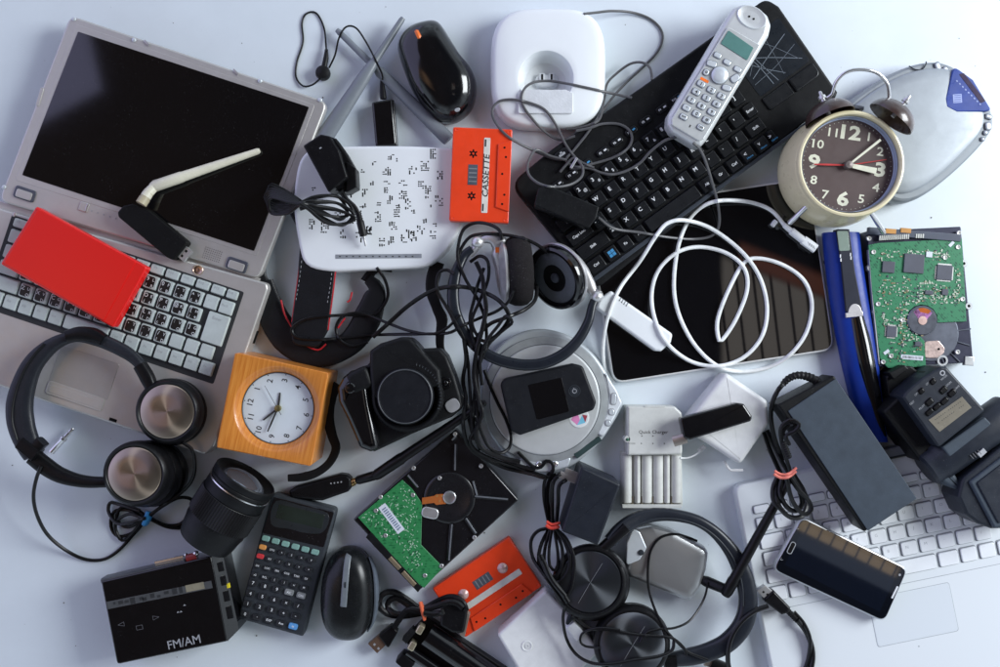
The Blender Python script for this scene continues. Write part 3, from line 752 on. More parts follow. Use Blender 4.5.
# ------------------------------------------------------------------ camera lens
t = Thing('camera_lens', 'black zoom camera lens lying below the orange wooden clock', 'camera lens', 222, 512, 0, 30, 0)
F = t.P(246.5, 476, 38); B = t.P(208, 536, 33); ax = (F - B).normalized(); Lg = (F - B).length
Mq = Matrix.Translation(B) @ ax.to_track_quat('Z', 'Y').to_matrix().to_4x4()
n_ = 72; mb = MB(); s = Lg / 80.0
mb.lathe([(20,-8),(26,-6),(28,0),(29.5,10),(30.5,14),(30.5,20)], Mq, n_, cap1=False)
mb.lathe([(30.5,46),(31.2,47),(31.2,56),(30,57)], Mq, n_, cap0=False, cap1=False)
mb.lathe([(29.8,58.6),(30.6,59),(31.4,62),(31.4,Lg-9),(30.4,Lg-8),(31.6,Lg-6),(31.6,Lg-1),(30.8,Lg),(29.9,Lg),(29.4,Lg-2),(27.5,Lg-3.5),(25,Lg-5.5),(22.8,Lg-6.5)], Mq, n_, cap0=False, cap1=False)
b = t.part('barrel', mb, BLKM)
mb = MB(); n2 = 144; L = []
for z, amp in ((20,0),(20.5,1),(45.5,1),(46,0)):
    L.append([tuple(Mq @ Vector(((31.2 + amp*(.9 if i % 2 else 0))*math.cos(2*math.pi*i/n2), (31.2 + amp*(.9 if i % 2 else 0))*math.sin(2*math.pi*i/n2), z))) for i in range(n2)])
mb.loft(L, cap0=False, cap1=False); t.part('zoom_ring', mb, RUB, b)
mb = MB(); mb.lathe([(30.9,57),(31.8,57.3),(31.8,58.4),(30.9,58.7)], Mq, n_, cap0=False, cap1=False); t.part('silver_ring', mb, mat('bright_silver', (.7,.7,.7), .25, 1.), b)
mb = MB(); mb.lathe([(23,Lg-6.7),(21.5,Lg-4.2),(18,Lg-1.9),(12,Lg+.4),(6,Lg+1.6),(.05,Lg+2)], Mq, 48, cap0=False)
t.part('front_glass', mb, mat('coated_glass', (.20,.22,.27), .06, .75, coat=.6, var=0, rvar=0), b)

# ------------------------------------------------------------------ radio
t = Thing('cassette_player', 'glossy black pocket radio cassette player lettered FM/AM', 'cassette player', 166, 608, 0, 36, 11.5)
mb = MB(); mb.prism(rnd(ccw(t.pp([(101,581.5),(211,556),(227,641.5),(117,664.5)], 36)), [3,1.5,1,2], 3), 0, 36, 1.2, 3)
b = t.part('body', mb, GLOSS)
mb = MB(); q = [(211.3,555.5),(222.5,552.5),(239,629.5),(227.3,641.5)]
pl = ccw(t.pp(q, 30)); L0 = [(x,y,0) for x,y in pl]
A_, B_, C_, D_ = [t.P(*p, z) for p, z in ((q[0],35.6),(q[1],28),(q[2],28),(q[3],35.6))]
mb.loft([[tuple(A_),tuple(D_),tuple(C_),tuple(B_)][::1], [(p.x,p.y,0) for p in (A_,D_,C_,B_)]][::-1], 0, cap0=False)
side = t.part('control_side', mb, GLOSS, b)
mb = MB()
for f, hh in ((.16,9),(.33,9),(.52,10),(.72,12)):
    c = A_.lerp(D_, f).lerp(B_.lerp(C_, f), .52) + Vector((0,0,.4)); mb.box(c.x, c.y, 6.5, hh, c.z-2, c.z+1.2, bev=.5, mi=0)
c = A_.lerp(D_, .42).lerp(B_.lerp(C_, .42), .9); mb.box(c.x, c.y, 2.6, 4.5, c.z-2, c.z+1.4, bev=.3, mi=1)
t.part('side_button', mb, [BLKM, mat('yellow_mark', (.75,.62,.03), .4)], side)
mb = MB(); c = t.P(159.5, 595, 36.2); mb.box(c.x, c.y, 103, 7.2, 35.6, 36.25, bev=.1, mi=0); rr = random.Random(2)
for i in range(11): 
    x = c.x - 46 + i*6.6 + rr.uniform(-2,2); mb.box(x, c.y + rr.uniform(-1,1), rr.uniform(2,6), rr.uniform(2,6), 36.2, 36.32, bev=0, mi=1)
c2 = t.P(195, 587, 36.2); mb.box(c2.x, c2.y, 18, 6.6, 36.2, 36.34, bev=0, mi=2)
t.part('tuning_window', mb, [mat('smoky_strip', (.07,.075,.08), .25, coat=.3), mat('darker_strip', (.03,.033,.036), .25), mat('tan_strip', (.24,.22,.16), .3)], b)
mb = MB(); c = t.P(184, 642, 36); mb.text('FM/AM', 11.8, c.x, c.y, 36.06, .5, 0, .004, .95)
for (px, py, s_) in ((121,624.5,'<'),(156,617.5,'>')):
    c = t.P(px, py, 36); sg = -1 if s_ == '<' else 1
    for a_, b_ in (((-3*sg,2),(3*sg,0)), ((3*sg,0),(-3*sg,-2)), ((-3*sg,-2),(-3*sg,2))):
        mb.sweep([Vector((c.x+a_[0],c.y+a_[1],36.02)), Vector((c.x+b_[0],c.y+b_[1],36.02))], .22, 6, 1, flat=.06)
c = t.P(139.5, 627.5, 36)
for a_, b_ in (((-3,2),(3,2)),((3,2),(3,-2)),((3,-2),(-3,-2)),((-3,-2),(-3,2))): mb.sweep([Vector((c.x+a_[0],c.y+a_[1],36.02)), Vector((c.x+b_[0],c.y+b_[1],36.02))], .22, 6, 1, flat=.06)
for px, py in ((184.5,605),(178,612),(181,611.5)):
    c = t.P(px, py, 36); mb.sheet([(c.x-1.4,c.y-.7),(c.x+1.4,c.y-.7),(c.x,c.y+.8)], 36.06, 0)
t.part('lettering', mb, [INKG, mat('faint_ink', (.10,.10,.11), .5)], b)
mb = MB(); a_, b_ = t.P(105,579,25), t.P(188,560.5,25); mb.sweep([a_, b_], 2.6, 12, 0, flat=10, e=5); deck = t.part('top_strip', mb, mat('dark_silver_trim', (.09,.095,.11), .4, .3), b)
mb = MB(); mb.sweep([t.P(156,563.5,31), t.P(184,557.5,31)], 2.6, 10, 0, flat=3, e=5); t.part('slider', mb, CHROME, deck)
mb = MB(); mb.sweep([t.P(187,558.5,31), t.P(197,556,31)], 4, 12, 0, flat=3.5, e=2.6); t.part('record_button', mb, mat('dull_red', (.28,.03,.03), .35), deck)
mb = MB(); mb.ball(tuple(t.P(196,553.5,31)), 3.0); mb.ball(tuple(t.P(186,555,31)), 2.0); t.part('knob', mb, CHROME, deck)

# ------------------------------------------------------------------ calculator
t = Thing('calculator', 'dark grey scientific calculator with mint top keys and one blue key', 'calculator', 287, 565, 0, 17, -14.6)
mb = MB(); mb.prism(rnd(ccw(t.pp([(272,493),(336.5,509.5),(303,637),(237.5,618.5)], 17)), [2.5,2.5,5,5], 4), 0, 17, 2.0, 3, bot=1.5)
b = t.part('body', mb, mat('calculator_grey', (.034,.040,.048), .48, dust=.2, bump=.15, spec=.3))
def CU(px, py): return t.P(px, py, 17.4)
mb = MB(); mb.prism(rnd(ccw(t.pp([(273.5,497),(334,512.5),(323.5,547.5),(262.5,533)], 17.3)), 1.2, 2), 16, 17.35, .25, 1); win = t.part('display_cover', mb, mat('calc_glass', (.006,.006,.008), .10, coat=.8, dust=.2), b)
mb = MB(); mb.prism(smooth_poly(ccw(t.pp([(276,501),(300,505.5),(328,514),(323,532),(306,533),(290,529),(271,524)], 17.5)), 4), 17, 17.5, .1, 1, 0); mb.prism(rnd(ccw(t.pp([(279,504),(325,515),(321.5,529),(275.5,518)], 17.6)),1,2), 17, 17.62, .1, 1, 1); t.part('display', mb, [mat('grey_visor', (.02,.024,.028), .3), LCDD], win)
KW = mat('calc_key', (.016,.018,.022), .4, dust=.3)
ux, uy = math.cos(R(14.6)), math.sin(R(14.6))       # photo directions of the key rows
def ckey(px, py, w, h, m, s_, ink=INK, size=3.4):
    c = CU(px, py); mb = MB(); mb.prism(t.uu(rrect(w, h, 1.6, n=3)), 0, 2.4, .7, 2, 0)
    if s_: mb.text(s_, size, 0, .1, 2.46, 0, 1, .015)
    t.part('key', mb, [m, ink], b, loc=(c.x, c.y, 16.9))
for i in range(6): ckey(266 + i*9.85, 538.3 + i*2.72, 7.8, 5.2, MINT, '')
tx = [['','STO','^','S','x','Y'],['','XY','/','%','>','='],['LN','LOG','SIN','COS','TAN','EX'],['x2','RCL','(',')','+/','PI']]
for r_ in range(4):
    x0, y0 = 262.8 - r_*2.45, 547.0 + r_*9.1
    for i in range(6):
        m = KW
        if r_ == 0 and i == 0: m = AMBER
        if r_ == 1 and i == 0: m = REDK
        ckey(x0 + i*9.75, y0 + i*2.62, 7.2, 4.6, m, tx[r_][i] or ('HP' if 0 else ''), size=2.6)
nums = [['7','8','9','AC','ON'],['4','5','6','x','/'],['1','2','3','+','-'],['0','.','EXP','Ans','=']]
for r_ in range(4):
    x0, y0 = 253.6 - r_*2.65, 582.6 + r_*10.3
    for i in range(5):
        m = GRYK if (r_ == 0 and i > 2) else (SKYK if (r_ == 3 and i == 4) else KW)
        ckey(x0 + i*11.9, y0 + i*3.15, 9, 5.8, m, nums[r_][i], size=4.4 if len(nums[r_][i]) == 1 else 3.2)
# ------------------------------------------------------------------ phone base
t = Thing('phone_base', 'white cordless phone charging base with an empty round cradle', 'phone base', 548, 68, 0, 24, 0)
out = ccw(t.pp(squircle(548, 68.5, 57.5, 60, 3.4, 96), 20)); c = t.P(546, 78, 30)
def rot_to(poly):           # start outline at angle 0 about c
    i0 = min(range(len(poly)), key=lambda i: abs(math.atan2(poly[i][1]-c.y, poly[i][0]-c.x))); return poly[i0:] + poly[:i0]
out = rot_to(out); N = 96; mb = MB(); L = [[(x,y,3) for x,y in inset(out,2)], [(x,y,6) for x,y in out], [(x,y,19) for x,y in inset(out,.3)], [(x,y,23.5) for x,y in inset(out,1.4)], [(x,y,26) for x,y in inset(out,3.6)], [(x,y,26.9) for x,y in inset(out,6)]]
rim = circ(c.x, c.y, 27.5, N)
for f, z in ((.15,27.6),(.35,28.5),(.6,29.2),(.85,29.6),(1,29.7)):
    L.append([(a[0]*(1-f)+b[0]*f, a[1]*(1-f)+b[1]*f, z) for a, b in zip(inset(out,6), rim)])
for r_, z in ((26.9,29.5),(26.5,28.4),(26,24),(24.4,15),(20.5,8.5),(12,6.5),(4,6),(.1,6)): L.append([(x,y,z) for x,y in circ(c.x, c.y - (27.5-r_)*.08, r_, N)])
mb.loft(L); b = t.part('housing', mb, WHITE)
mb = MB(); q = t.P(546, 76, 18); mb.prism(squircle(q.x+1, q.y-3, 11, 7, 3), 5, 11, 2.5, 3, 0)
for dx in (-4.6, 4.8):
    mb.prism(rrect(5.4, 7.5, 1, q.x+dx+1, q.y+.5, 3), 8, 12.5, .8, 2, 0); mb.box(q.x+dx+1, q.y+.5, 1.9, 5.4, 12, 12.7, bev=0, mi=1)
t.part('charging_contacts', mb, [WHITE, HOLE], b)
mb = MB(); q = t.P(545, 101, 31); pl = rnd(ccw(t.pp([(519,72),(571,72),(572,112),(519,112)], 31)), [14,14,1,1], 5)
mb.prism(rnd([(q.x-26,q.y-12),(q.x+27,q.y-12),(q.x+27,q.y+8),(q.x+20,q.y+11),(q.x-18,q.y+11),(q.x-26,q.y+8)], 2, 3), 27.5, 31.3, .5, 2)
t.part('handset_rest', mb, mat('white_rest_plastic', (.66,.68,.70), .32, bump=.4, bscale=500, var=.05), b)

# ------------------------------------------------------------------ tablet (before the keyboard that rests on it)
t = Thing('tablet', 'large black tablet with a thin white rim, partly under the black keyboard', 'tablet', 712, 280, 0, 9, 8.8)
TZ = 9
mb = MB(); q = [(587,211),(809,177),(835,350),(613,384)]
mb.prism(rnd(ccw(t.pp(q, TZ)), 13, 6), 0, TZ, 1.6, 3, bot=1.5); b = t.part('rim', mb, WHT2)
mb = MB(); mb.prism(inset(rnd(ccw(t.pp(q, TZ+.2)), 13, 6), 1.9), TZ-1, TZ+.25, .1, 1); t.part('screen', mb, GLASS, b)
mb = MB(); c = t.P(826.5, 262, TZ+.4); mb.lathe([(3,TZ),(3,TZ+.35),(2.6,TZ+.4),(.01,TZ+.3)], Matrix.Translation((c.x,c.y,0)), 20); t.part('home_button', mb, INKD, b)

# ------------------------------------------------------------------ black keyboard with touchpad
t = Thing('keyboard', 'long black keyboard with a scratched touchpad, white letters on its keys', 'keyboard', 676, 140, 9, 24, 36)
KZ = 24
kb = rnd(ccw(t.pp([(510,183.5),(552,149),(650,81),(766,-2),(779,6),(838,92),(836,97),(597,289)], KZ)), [9,2,2,5,12,9,9,14], 5)
mb = MB(); mb.prism(kb, 0, KZ-9, 2.5, 4, bot=2); body = t.part('body', mb, BLKM)
mb = MB()
def KU(u, v): return (u*t.k, v*t.k)
wp = [KU(a, b) for a, b in ((-150,-67),(152,-65),(152,-61.5),(-150,-62.5))]; mb.prism(rnd(wp, 1, 2), 10, 16.4, .8, 2); 
t.part('front_lip', mb, mat('slate_lip', (.05,.06,.075), .3, .2), body)
rowsK = [(15.2, [17]*13+[25]), (-2.2, [25.5]+[17]*12+[16.5]), (-19.4, [30]+[17]*11+[30]), (-36.6, [38]+[17]*10+[22,17]), (-53.8, [21,17,17,17,66,17,17,17,17,17,17])]
kl = [['`','1','2','3','4','5','6','7','8','9','0','-','=','Back'],['Tab']+list('QWERTYUIOP[]\\'),['Caps Lock']+list("ASDFGHJKL;'")+['Enter'],['Shift']+list('ZXCVBNM,./')+['Shift','^'],['Ctrl','*','Fn','Alt','','Alt','Gr','Ctrl','<','v','>']]
KEYB = mat('keyboard_key', (.009,.010,.012), .3, dust=.2, spec=.35)
for (v, ws), lg in zip(rowsK, kl):
    u = -148.5
    for w, s_ in zip(ws, lg):
        if u + w > 84: w = 84 - u
        if w < 8: break
        cu, cv = u + w/2, v
        mb = MB(); mb.prism(rrect((w-4.4)*t.k, 12.6*t.k, 1.2, n=3), 0, 4.2, .5, 2, 0, taper=1.3)
        if s_ == '*':
            for a in (-1.8, 1.8):
                for b2 in (-1.8, 1.8): mb.box(a, b2, 3.1, 3.1, 4.1, 4.3, bev=0, mi=2)
        elif s_:
            multi = len(s_) > 1
            mb.text(s_, 3.7 if multi else 5.4, -2.5 if not multi else 0, 1.6 if not multi else 0, 4.26, 0, 1, .02)
            if s_ in '1234567890': mb.text('!@#$%^&*()'['1234567890'.index(s_)], 4, 2.6, -2.6, 4.26, 0, 1, .01)
            if s_ in 'v^<>': mb.text('Home', 2.8, 0, -3.2, 4.26, 0, 2, .01)
        q = KU(cu, cv); t.part('key', mb, [KEYB, INK, INKB], body, loc=(q[0], q[1], KZ-9.3))
        u += w
for i in range(12):
    u = -140 + i*17.6 + (i//4)*3; q = KU(u, 33.5); mb = MB(); mb.prism(rrect(12.5, 6.6, 3, n=4), 0, 2.2, .6, 2, 0)
    mb.text('F%d' % (i+1), 3, -2.6, 0, 2.3, 0, 1, .015); mb.box(3, 0, 3, 1.6, 2.1, 2.3, bev=0, mi=1 if i % 3 else 2)
    t.part('function_key', mb, [KEYB, INK, INKB], body, loc=(q[0], q[1], KZ-9.2))
mb = MB(); q = KU(-101, 55); mb.prism(rrect(16, 9.5, 4.5, q[0], q[1], 5), 10, 17.3, 1, 3, 0); mb.text('2', 0.1, 0, 0, 17.4, 0, 1); mb.box(q[0], q[1], 7, 2.4, 17, 17.5, bev=.1, mi=1, r=1); mb.box(q[0], q[1]+1.6, 2.4, 2.4, 17, 17.5, bev=.1, mi=1)
t.part('power_button', mb, [KEYB, INKG], body)
TP = mat('touchpad_black', (.010,.013,.018), .3, dust=.2, spec=.35)
mb = MB(); q = KU(124, 12); mb.prism(rrect(60, 52, 3, q[0], q[1], 4), 10, 15.5, .3, 1, 0); pad = t.part('touchpad', mb, TP, body)
mb = MB(); rr = random.Random(5); SCR = [((96,30),(150,-8)),((104,36),(112,-12)),((98,4),(150,22)),((120,37),(147,-6)),((100,22),(128,-10)),((96,-2),(152,8)),((110,30),(118,-12)),((98,14),(140,34)),((132,36),(126,-10)),((97,8),(122,36))]
for a, b2 in SCR:
    a, b2 = KU(*a), KU(*b2); mid = ((a[0]+b2[0])/2 + rr.uniform(-2,2), (a[1]+b2[1])/2 + rr.uniform(-2,2))
    mb.sweep(catmull([Vector((a[0],a[1],15.52)), Vector((mid[0],mid[1],15.52)), Vector((b2[0],b2[1],15.52))], 6), rr.uniform(.18,.5), 4, 0, flat=.05)
a, b2 = KU(122,30), KU(138,40); 
t.part('scratches', mb, mat('pale_scratches', (.13,.155,.19), .6), pad)
for uu_ in (108, 140.5):
    mb = MB(); q = KU(uu_, -25); mb.prism(rnd([(q[0]-14.6,q[1]-7),(q[0]+14.6,q[1]-7),(q[0]+14.6,q[1]+7),(q[0]-14.6,q[1]+7)], [4 if uu_ < 120 else 1, 6 if uu_ > 120 else 1, 1, 1], 4), 10, 17.2, 1.2, 3, 0); t.part('touchpad_button', mb, KEYB, pad)

# ------------------------------------------------------------------ white pocket battery on the tablet
t = Thing('power_bank', 'slim white power stick lying on the tablet corner below the keyboard', 'power bank', 635, 320, 9.5, 22, -35.5)
mb = MB(); mb.prism(rnd(ccw(t.pp([(611,290.5),(673,334),(671,343),(661,351.5),(655,351),(596,308),(599,299)], 22)), [4,4,3,3,3,4,3], 4), 0, 12.5, 2.6, 4, bot=1.5)
b = t.part('shell', mb, WHITE)
mb = MB()
for i in range(4): q = t.P(620 + i*2.3, 299.5 + i*1.7, 21.4); mb.box(q.x, q.y, 1.0, 4.2, 8, 12.5, bev=0)
t.part('grip_lines', mb, INKG, b)

# ------------------------------------------------------------------ silver player top right
t = Thing('cd_player', 'silver portable disc player with a violet panel, behind the twin bell alarm clock', 'cd player', 915, 132, 0, 27, 0)
o = [(842,112),(870,86),(905,67),(932,61),(952,65),(972,80),(987,99),(994,118),(991,133),(976,152),(952,175),(927,194),(908,202),(892,200),(872,184),(850,150)]
sp = smooth_poly(ccw(t.pp(o, 24)), 5)
mb = MB(); mb.dome(sp, 3, [(1.0,8),(1.0,16),(.992,20),(.975,23),(.945,24.2)], 0); body = t.part('body', mb, mat('dim_grey_silver', (.25,.275,.30), .42, .25, var=.03))
o2 = [(845,118),(872,92),(905,74),(930,68),(953,70),(968,85),(981,102),(985,118),(981,132),(968,148),(946,170),(924,186),(906,193),(890,190),(870,175),(852,148)]
lp = smooth_poly(ccw(t.pp(o2, 27)), 5); mb = MB(); mb.dome(lp, 22, [(1.0,25),(.985,26.5),(.95,27.6),(.8,28.6),(.5,29.4),(.2,29.8)], 0); t.part('lid', mb, mat('frosted_silver_lid', (.33,.36,.39), .45, .3, var=.03, bump=.08), body)
mb = MB(); mb.prism(rnd(ccw(t.pp([(953.5,66),(973,80),(991.5,110.5),(984,111.5),(957,112),(946.5,107),(945.5,99)], 29)), [1,2,1,1,8,5,4], 4), 20, 29.6, 1, 2, 0); pn = t.part('panel', mb, VIOL, body)
mb = MB(); mb.prism(rnd(ccw(t.pp([(959,74),(964,73),(986,101),(981,103)], 30)), 1, 2), 29, 29.9, .1, 1, 0); t.part('display', mb, mat('plum_lcd', (.05,.035,.07), .2, coat=.4), pn)
mb = MB(); q = t.P(957.5, 98.5, 29.7); mb.box(q.x, q.y, 8.5, 8.5, 29.5, 29.75, ang=4, bev=0, mi=0)
for i in range(4): mb.box(q.x, q.y - 3 + i*2, 6.5, .6, 29.74, 29.82, ang=4, bev=0, mi=1)
for i in range(9): q = t.P(957 + i*2.9, 81 + i*2.9, 29.7); mb.box(q.x, q.y, 1.7, 1.2, 29.6, 29.75, ang=-45, bev=0, mi=0)
t.part('lettering', mb, [mat('lilac_ink', (.30,.36,.62), .5), VIOL], pn)
for px, py, w, h, a in ((989,116.5,6,3.5,-20),(988.5,126,5,7,5),(986,132.5,3.2,3.2,0),(983,139,2.8,2.8,0),(938,66,4.5,7,20),(946,69.5,4,5.5,25)):
    q = t.P(px, py, 26); mb = MB(); mb.prism(rrect(w+1.6, h+1.6, min(w+1.6,h+1.6)*.45, q.x, q.y, 4, a), 18, 25.6, .3, 2, 1); mb.prism(rrect(w, h, min(w,h)*.45, q.x, q.y, 4, a), 18, 26.5, 1, 3); t.part('button', mb, [SILVC, DSTEEL], body)
mb = MB(); L = catmull([t.P(x,y,25.5) for x,y in ((909,66),(915,69.5),(922,69.5),(926,64),(926,61.5))], 2); mb.sweep(L, .6, 6); t.part('latch_groove', mb, GREY, body)

# ------------------------------------------------------------------ twin bell clock
t = Thing('alarm_clock', 'cream twin bell alarm clock with a brown dial showing past three', 'alarm clock', 846, 167, 9.5, 66, -8)
CZ = 56.5
c = t.P(851.5, 163.5, 66); cb = t.P(846, 168, 40)
mb = MB(); Mc = Matrix.Translation((c.x, c.y, 0))
n_ = 72; L = []
for r_, z, f in ((44,0,1),(49,.8,1),(53,4,1),(54.5,9,1),(54.3,18,.9),(53.2,28,.7),(51.6,38,.4),(50.2,45,.15),(49.4,49,0),(48.2,50,0)):
    x0, y0 = c.x*(1-f) + (c.x-1.5)*f, c.y*(1-f) + (c.y-1)*f; L.append([(x0 + r_*math.cos(2*math.pi*i/n_), y0 + r_*math.sin(2*math.pi*i/n_), z) for i in range(n_)])
mb.loft(L, cap1=False)
mb.lathe([(48,49.5),(49.3,50),(50.2,51.6),(50.4,54),(49.4,56),(47.8,56.6),(46.4,55.8),(45.6,52),(44.9,46),(44.7,44.5)], Mc, 72, cap0=False, cap1=False)
case = t.part('case', mb, IVORY)
mb = MB(); mb.lathe([(45.0,52.4),(44.7,52.5),(44.5,45),(43.7,44.4)], Mc, 72, cap0=False, cap1=False); t.part('inner_ring', mb, mat('pale_blue_ring', (.33,.38,.50), .3), case)
def cp(hour, r_): a = R(90 - hour*30 + 1); return c.x + r_*math.cos(a), c.y + r_*math.sin(a)
mb = MB(); mb.prism(circ(c.x, c.y, 43.9, 72), 40, 44.6, .1, 1, 0)
for h in range(1, 13):
    big = h % 3 == 0; x, y = cp(h, 31.5 if big else 34.2); mb.text(str(h), 18 if big else 11.4, x, y, 44.68, 0, 1, .034 if big else .014, 1.28 if big else 1.2)
for i in range(60): x, y = cp(i/5, 41.4); mb.sheet(circ(x, y, .34 if i % 5 else .55, 6), 44.68, 1)
dial = t.part('dial', mb, [FACE, LUME])
def dl(px, py): a = t.P(px, py, 56) - t.P(850.5, 164.5, 56); return math.atan2(a.y, a.x)
cc_ = (c.x, c.y)
hand(t, cc_, dl(891,158.5), 37, 0, .9, .9, 46.0, REDH, 'alarm_hand', dial)
hand(t, cc_, dl(814,163.5), 32, 0, 1.4, 1.8, 46.8, REDH, 'second_hand', dial)
mb = MB(); a = dl(878,170.5); d = Vector((math.cos(a), math.sin(a))); n = Vector((-d.y,d.x)); P0 = Vector(cc_)
mb.prism([tuple(P0 + d*4 - n*2), tuple(P0 + d*27 - n*2.9), tuple(P0 + d*27 + n*2.9), tuple(P0 + d*4 + n*2)], 47.8, 48.6, .15, 1); t.part('hour_hand', mb, LUME, dial)
mb = MB(); a = dl(881.5,140); d = Vector((math.cos(a), math.sin(a))); n = Vector((-d.y,d.x))
mb.prism([tuple(P0 - n*.9), tuple(P0 + d*38 - n*1.2), tuple(P0 + d*38 + n*1.2), tuple(P0 + n*.9)], 49.2, 49.9, .12, 1); t.part('minute_hand', mb, LUME, dial)
mb = MB(); mb.lathe([(3.8,44.6),(3.8,50.6),(3.3,51.4),(.01,51.8)], Mc, 24); t.part('hub', mb, mat('grey_brown_hub', (.22,.19,.18), .35, .6), dial)
for p0, p1 in (((809,204),(789,223.5)), ((870,211),(884,233))):
    a_, b_ = t.P(*p0, 46), t.P(*p1, 30); mb = MB(); dd = b_ - a_; mb.sweep([a_ + dd*f for f in (0,.05,.92,1)], [2.1,2.4,2.6,2.2], 16); t.part('foot', mb, CHROME, case)
for (bx, by), (tx_, ty_), zz, tilt_ in (((831,120),(820,99),46,-.16), ((889,121),(901,103),46,.12)):
    B_ = t.P(bx, by, zz + 10); T_ = t.P(tx_, ty_, zz); ax = (T_ - B_); ax.z = ax.length*tilt_; ax.normalize()
    Mb = Matrix.Translation(B_ + ax*2) @ ax.to_track_quat('Z','Y').to_matrix().to_4x4()
    mb = MB(); prof = [(23.4*math.cos(R(a2)), 17*math.sin(R(a2))) for a2 in range(0, 90, 9)] + [(.05,17)]
    mb.lathe([(22.4,.3),(23.4,0)] + prof[1:], Mb, 48, cap0=False, cap1=False)
    mb.lathe([(22.4,.3)] + [(r_*.93, z*.92) for r_, z in prof[1:]], Mb, 48, cap0=False, cap1=False)
    bell = t.part('bell', mb, BROWN)
    mb = MB(); mb.lathe([(2.2,3),(2.2,20),(3.6,20),(3.6,23),(1.8,23.2),(1.8,27),(1.2,28)], Mb, 16); t.part('bell_post', mb, STEEL, bell)
mb = MB(); q = t.P(858.5, 107.5, 52); mb.box(q.x, q.y, 10, 3.6, 38, 44, bev=.8); mb.box(q.x, q.y-5, 3, 10, 38, 41, bev=.4); t.part('hammer', mb, DSTEEL, case)
L = catmull([t.P(x,y,z) for x,y,z in ((827,98,52),(832,94,55),(835,84,60),(842,75,63),(853,70,65),(868,70,65),(879,74,63),(887,83,60),(889,93,55),(889,103,50))], 3)
mb = MB(); mb.sweep(L, 1.7, 12); t.part('handle', mb, CHROME, case)

# ------------------------------------------------------------------ handset
t = Thing('cordless_handset', 'silver white cordless phone handset lying across the black keyboard', 'handset', 718, 76, 28, 54, -28.5)
o = [(668,115),(667,125),(671,132),(694,146),(701,146.5),(706,141),(769,36),(771.5,25),(768,15),(757,6),(744,3.5),(733,8),(726,18)]
P = rnd(ccw(t.pp(o, 50)), [5,5,4,4,4,5,8,8,8,8,8,8,10], 4)
mb = MB(); mb.prism(P, 0, 24, 6, 6, bot=5); b = t.part('shell', mb, mat('pearl_plastic', (.60,.62,.63), .3, .25, var=.02))
mb = MB(); mb.prism(rnd(ccw(t.pp([(728,26),(761,45),(704,139),(699,141),(672,125),(671.5,119)], 54)), [2,2,4,2,2,4], 3), 20, 25.4, .9, 3)
fp = t.part('faceplate', mb, mat('silver_faceplate', (.60,.62,.62), .34, .4, var=.02), b)
FZ = 25.5; FW = 28 + FZ
mb = MB(); c = t.P(752, 17, FW); 
L = [circ(c.x, c.y, r_, 36, r2, 0) for r_, r2 in ((15,10.5),(14,9.6),(11.5,7.6),(7.5,4.8),(.1,.1))]
mb.loft([[(x,y,z) for x,y in l] for l, z in zip(L, (24.2,25.2,24.5,24.1,24.0))], 0)
for dx in (-2.4, 2.4): mb.sheet(circ(c.x+dx, c.y-.4, 1.0, 10), 24.62, 1)
t.part('earpiece', mb, [mat('pearl_plastic', (0,0,0)), HOLE], b)
mb = MB(); mb.prism(rnd(ccw(t.pp([(728.5,30.5),(753.5,48),(747,60.5),(720.5,43.5)], FW)), 1, 2), 25, 26.1, .2, 1, 0); t.part('display', mb, LCDG, fp)
DGREY = mat('key_moat', (.20,.215,.235), .4)
mb = MB(); c = t.P(719.5, 75.5, FW); mb.lathe([(8.9,25),(8.9,25.7),(8.4,26)], Mx := Matrix.Translation((c.x,c.y,0)), 32, 1, cap0=False, cap1=False); mb.lathe([(8,25.5),(8,27.4),(7,28.4),(4,29),(.01,29.1)], Mx, 32, 0); t.part('navigation_key', mb, [SILVC, DGREY], fp)
def hkey(px, py, w, h, s_='', r_=1.8, a=0):
    q = t.P(px, py, FW); mb = MB(); mb.prism(rrect(w+1.5, h+1.5, r_+.5, 0, 0, 4, a), -.5, .35, .1, 1, 1); mb.prism(rrect(w, h, r_, 0, 0, 4, a), 0, 1.5, .6, 2, 0)
    if s_: mb.text(s_, 4.6 if len(s_) == 1 else 2.6, 0, 0, 1.56, 0, 2, .03)
    t.part('key', mb, [SILVC, DGREY, INKD], fp, loc=(q.x, q.y, FZ))
nk = ['1','2','3','4','5','6','7','8','9','*','0','#']
for i in range(4):
    for j in range(3): hkey(701 + j*10.1 - i*4.9, 84 + j*6.1 + i*8.0, 7.4, 5.2, nk[i*3+j])
hkey(683.5,117,7,4.6,'INT'); hkey(700.5,127.5,6.4,4.4,'OFF')
for p in ((717.5,55.5),(727,62.5),(737.5,69.5)): hkey(*p, 7, 4.4, '')
hkey(711.5,64,9.5,5.2,'', 2.4, 12); hkey(706,72.5,5,5.5,'o',2.4); hkey(735,78.5,6,8.5,'',2.6,-28); hkey(726.5,88,8.6,5,'',2.4,12)
mb = MB(); q = t.P(704.5, 80, FW); mb.box(q.x, q.y, 8.5, 2.6, 25.2, 25.5, bev=0, mi=0); q = t.P(690,126,FW); mb.box(q.x,q.y,1.2,2.6,25.2,25.55,bev=0,mi=1)
t.part('marks', mb, [ORW, INKD], fp)

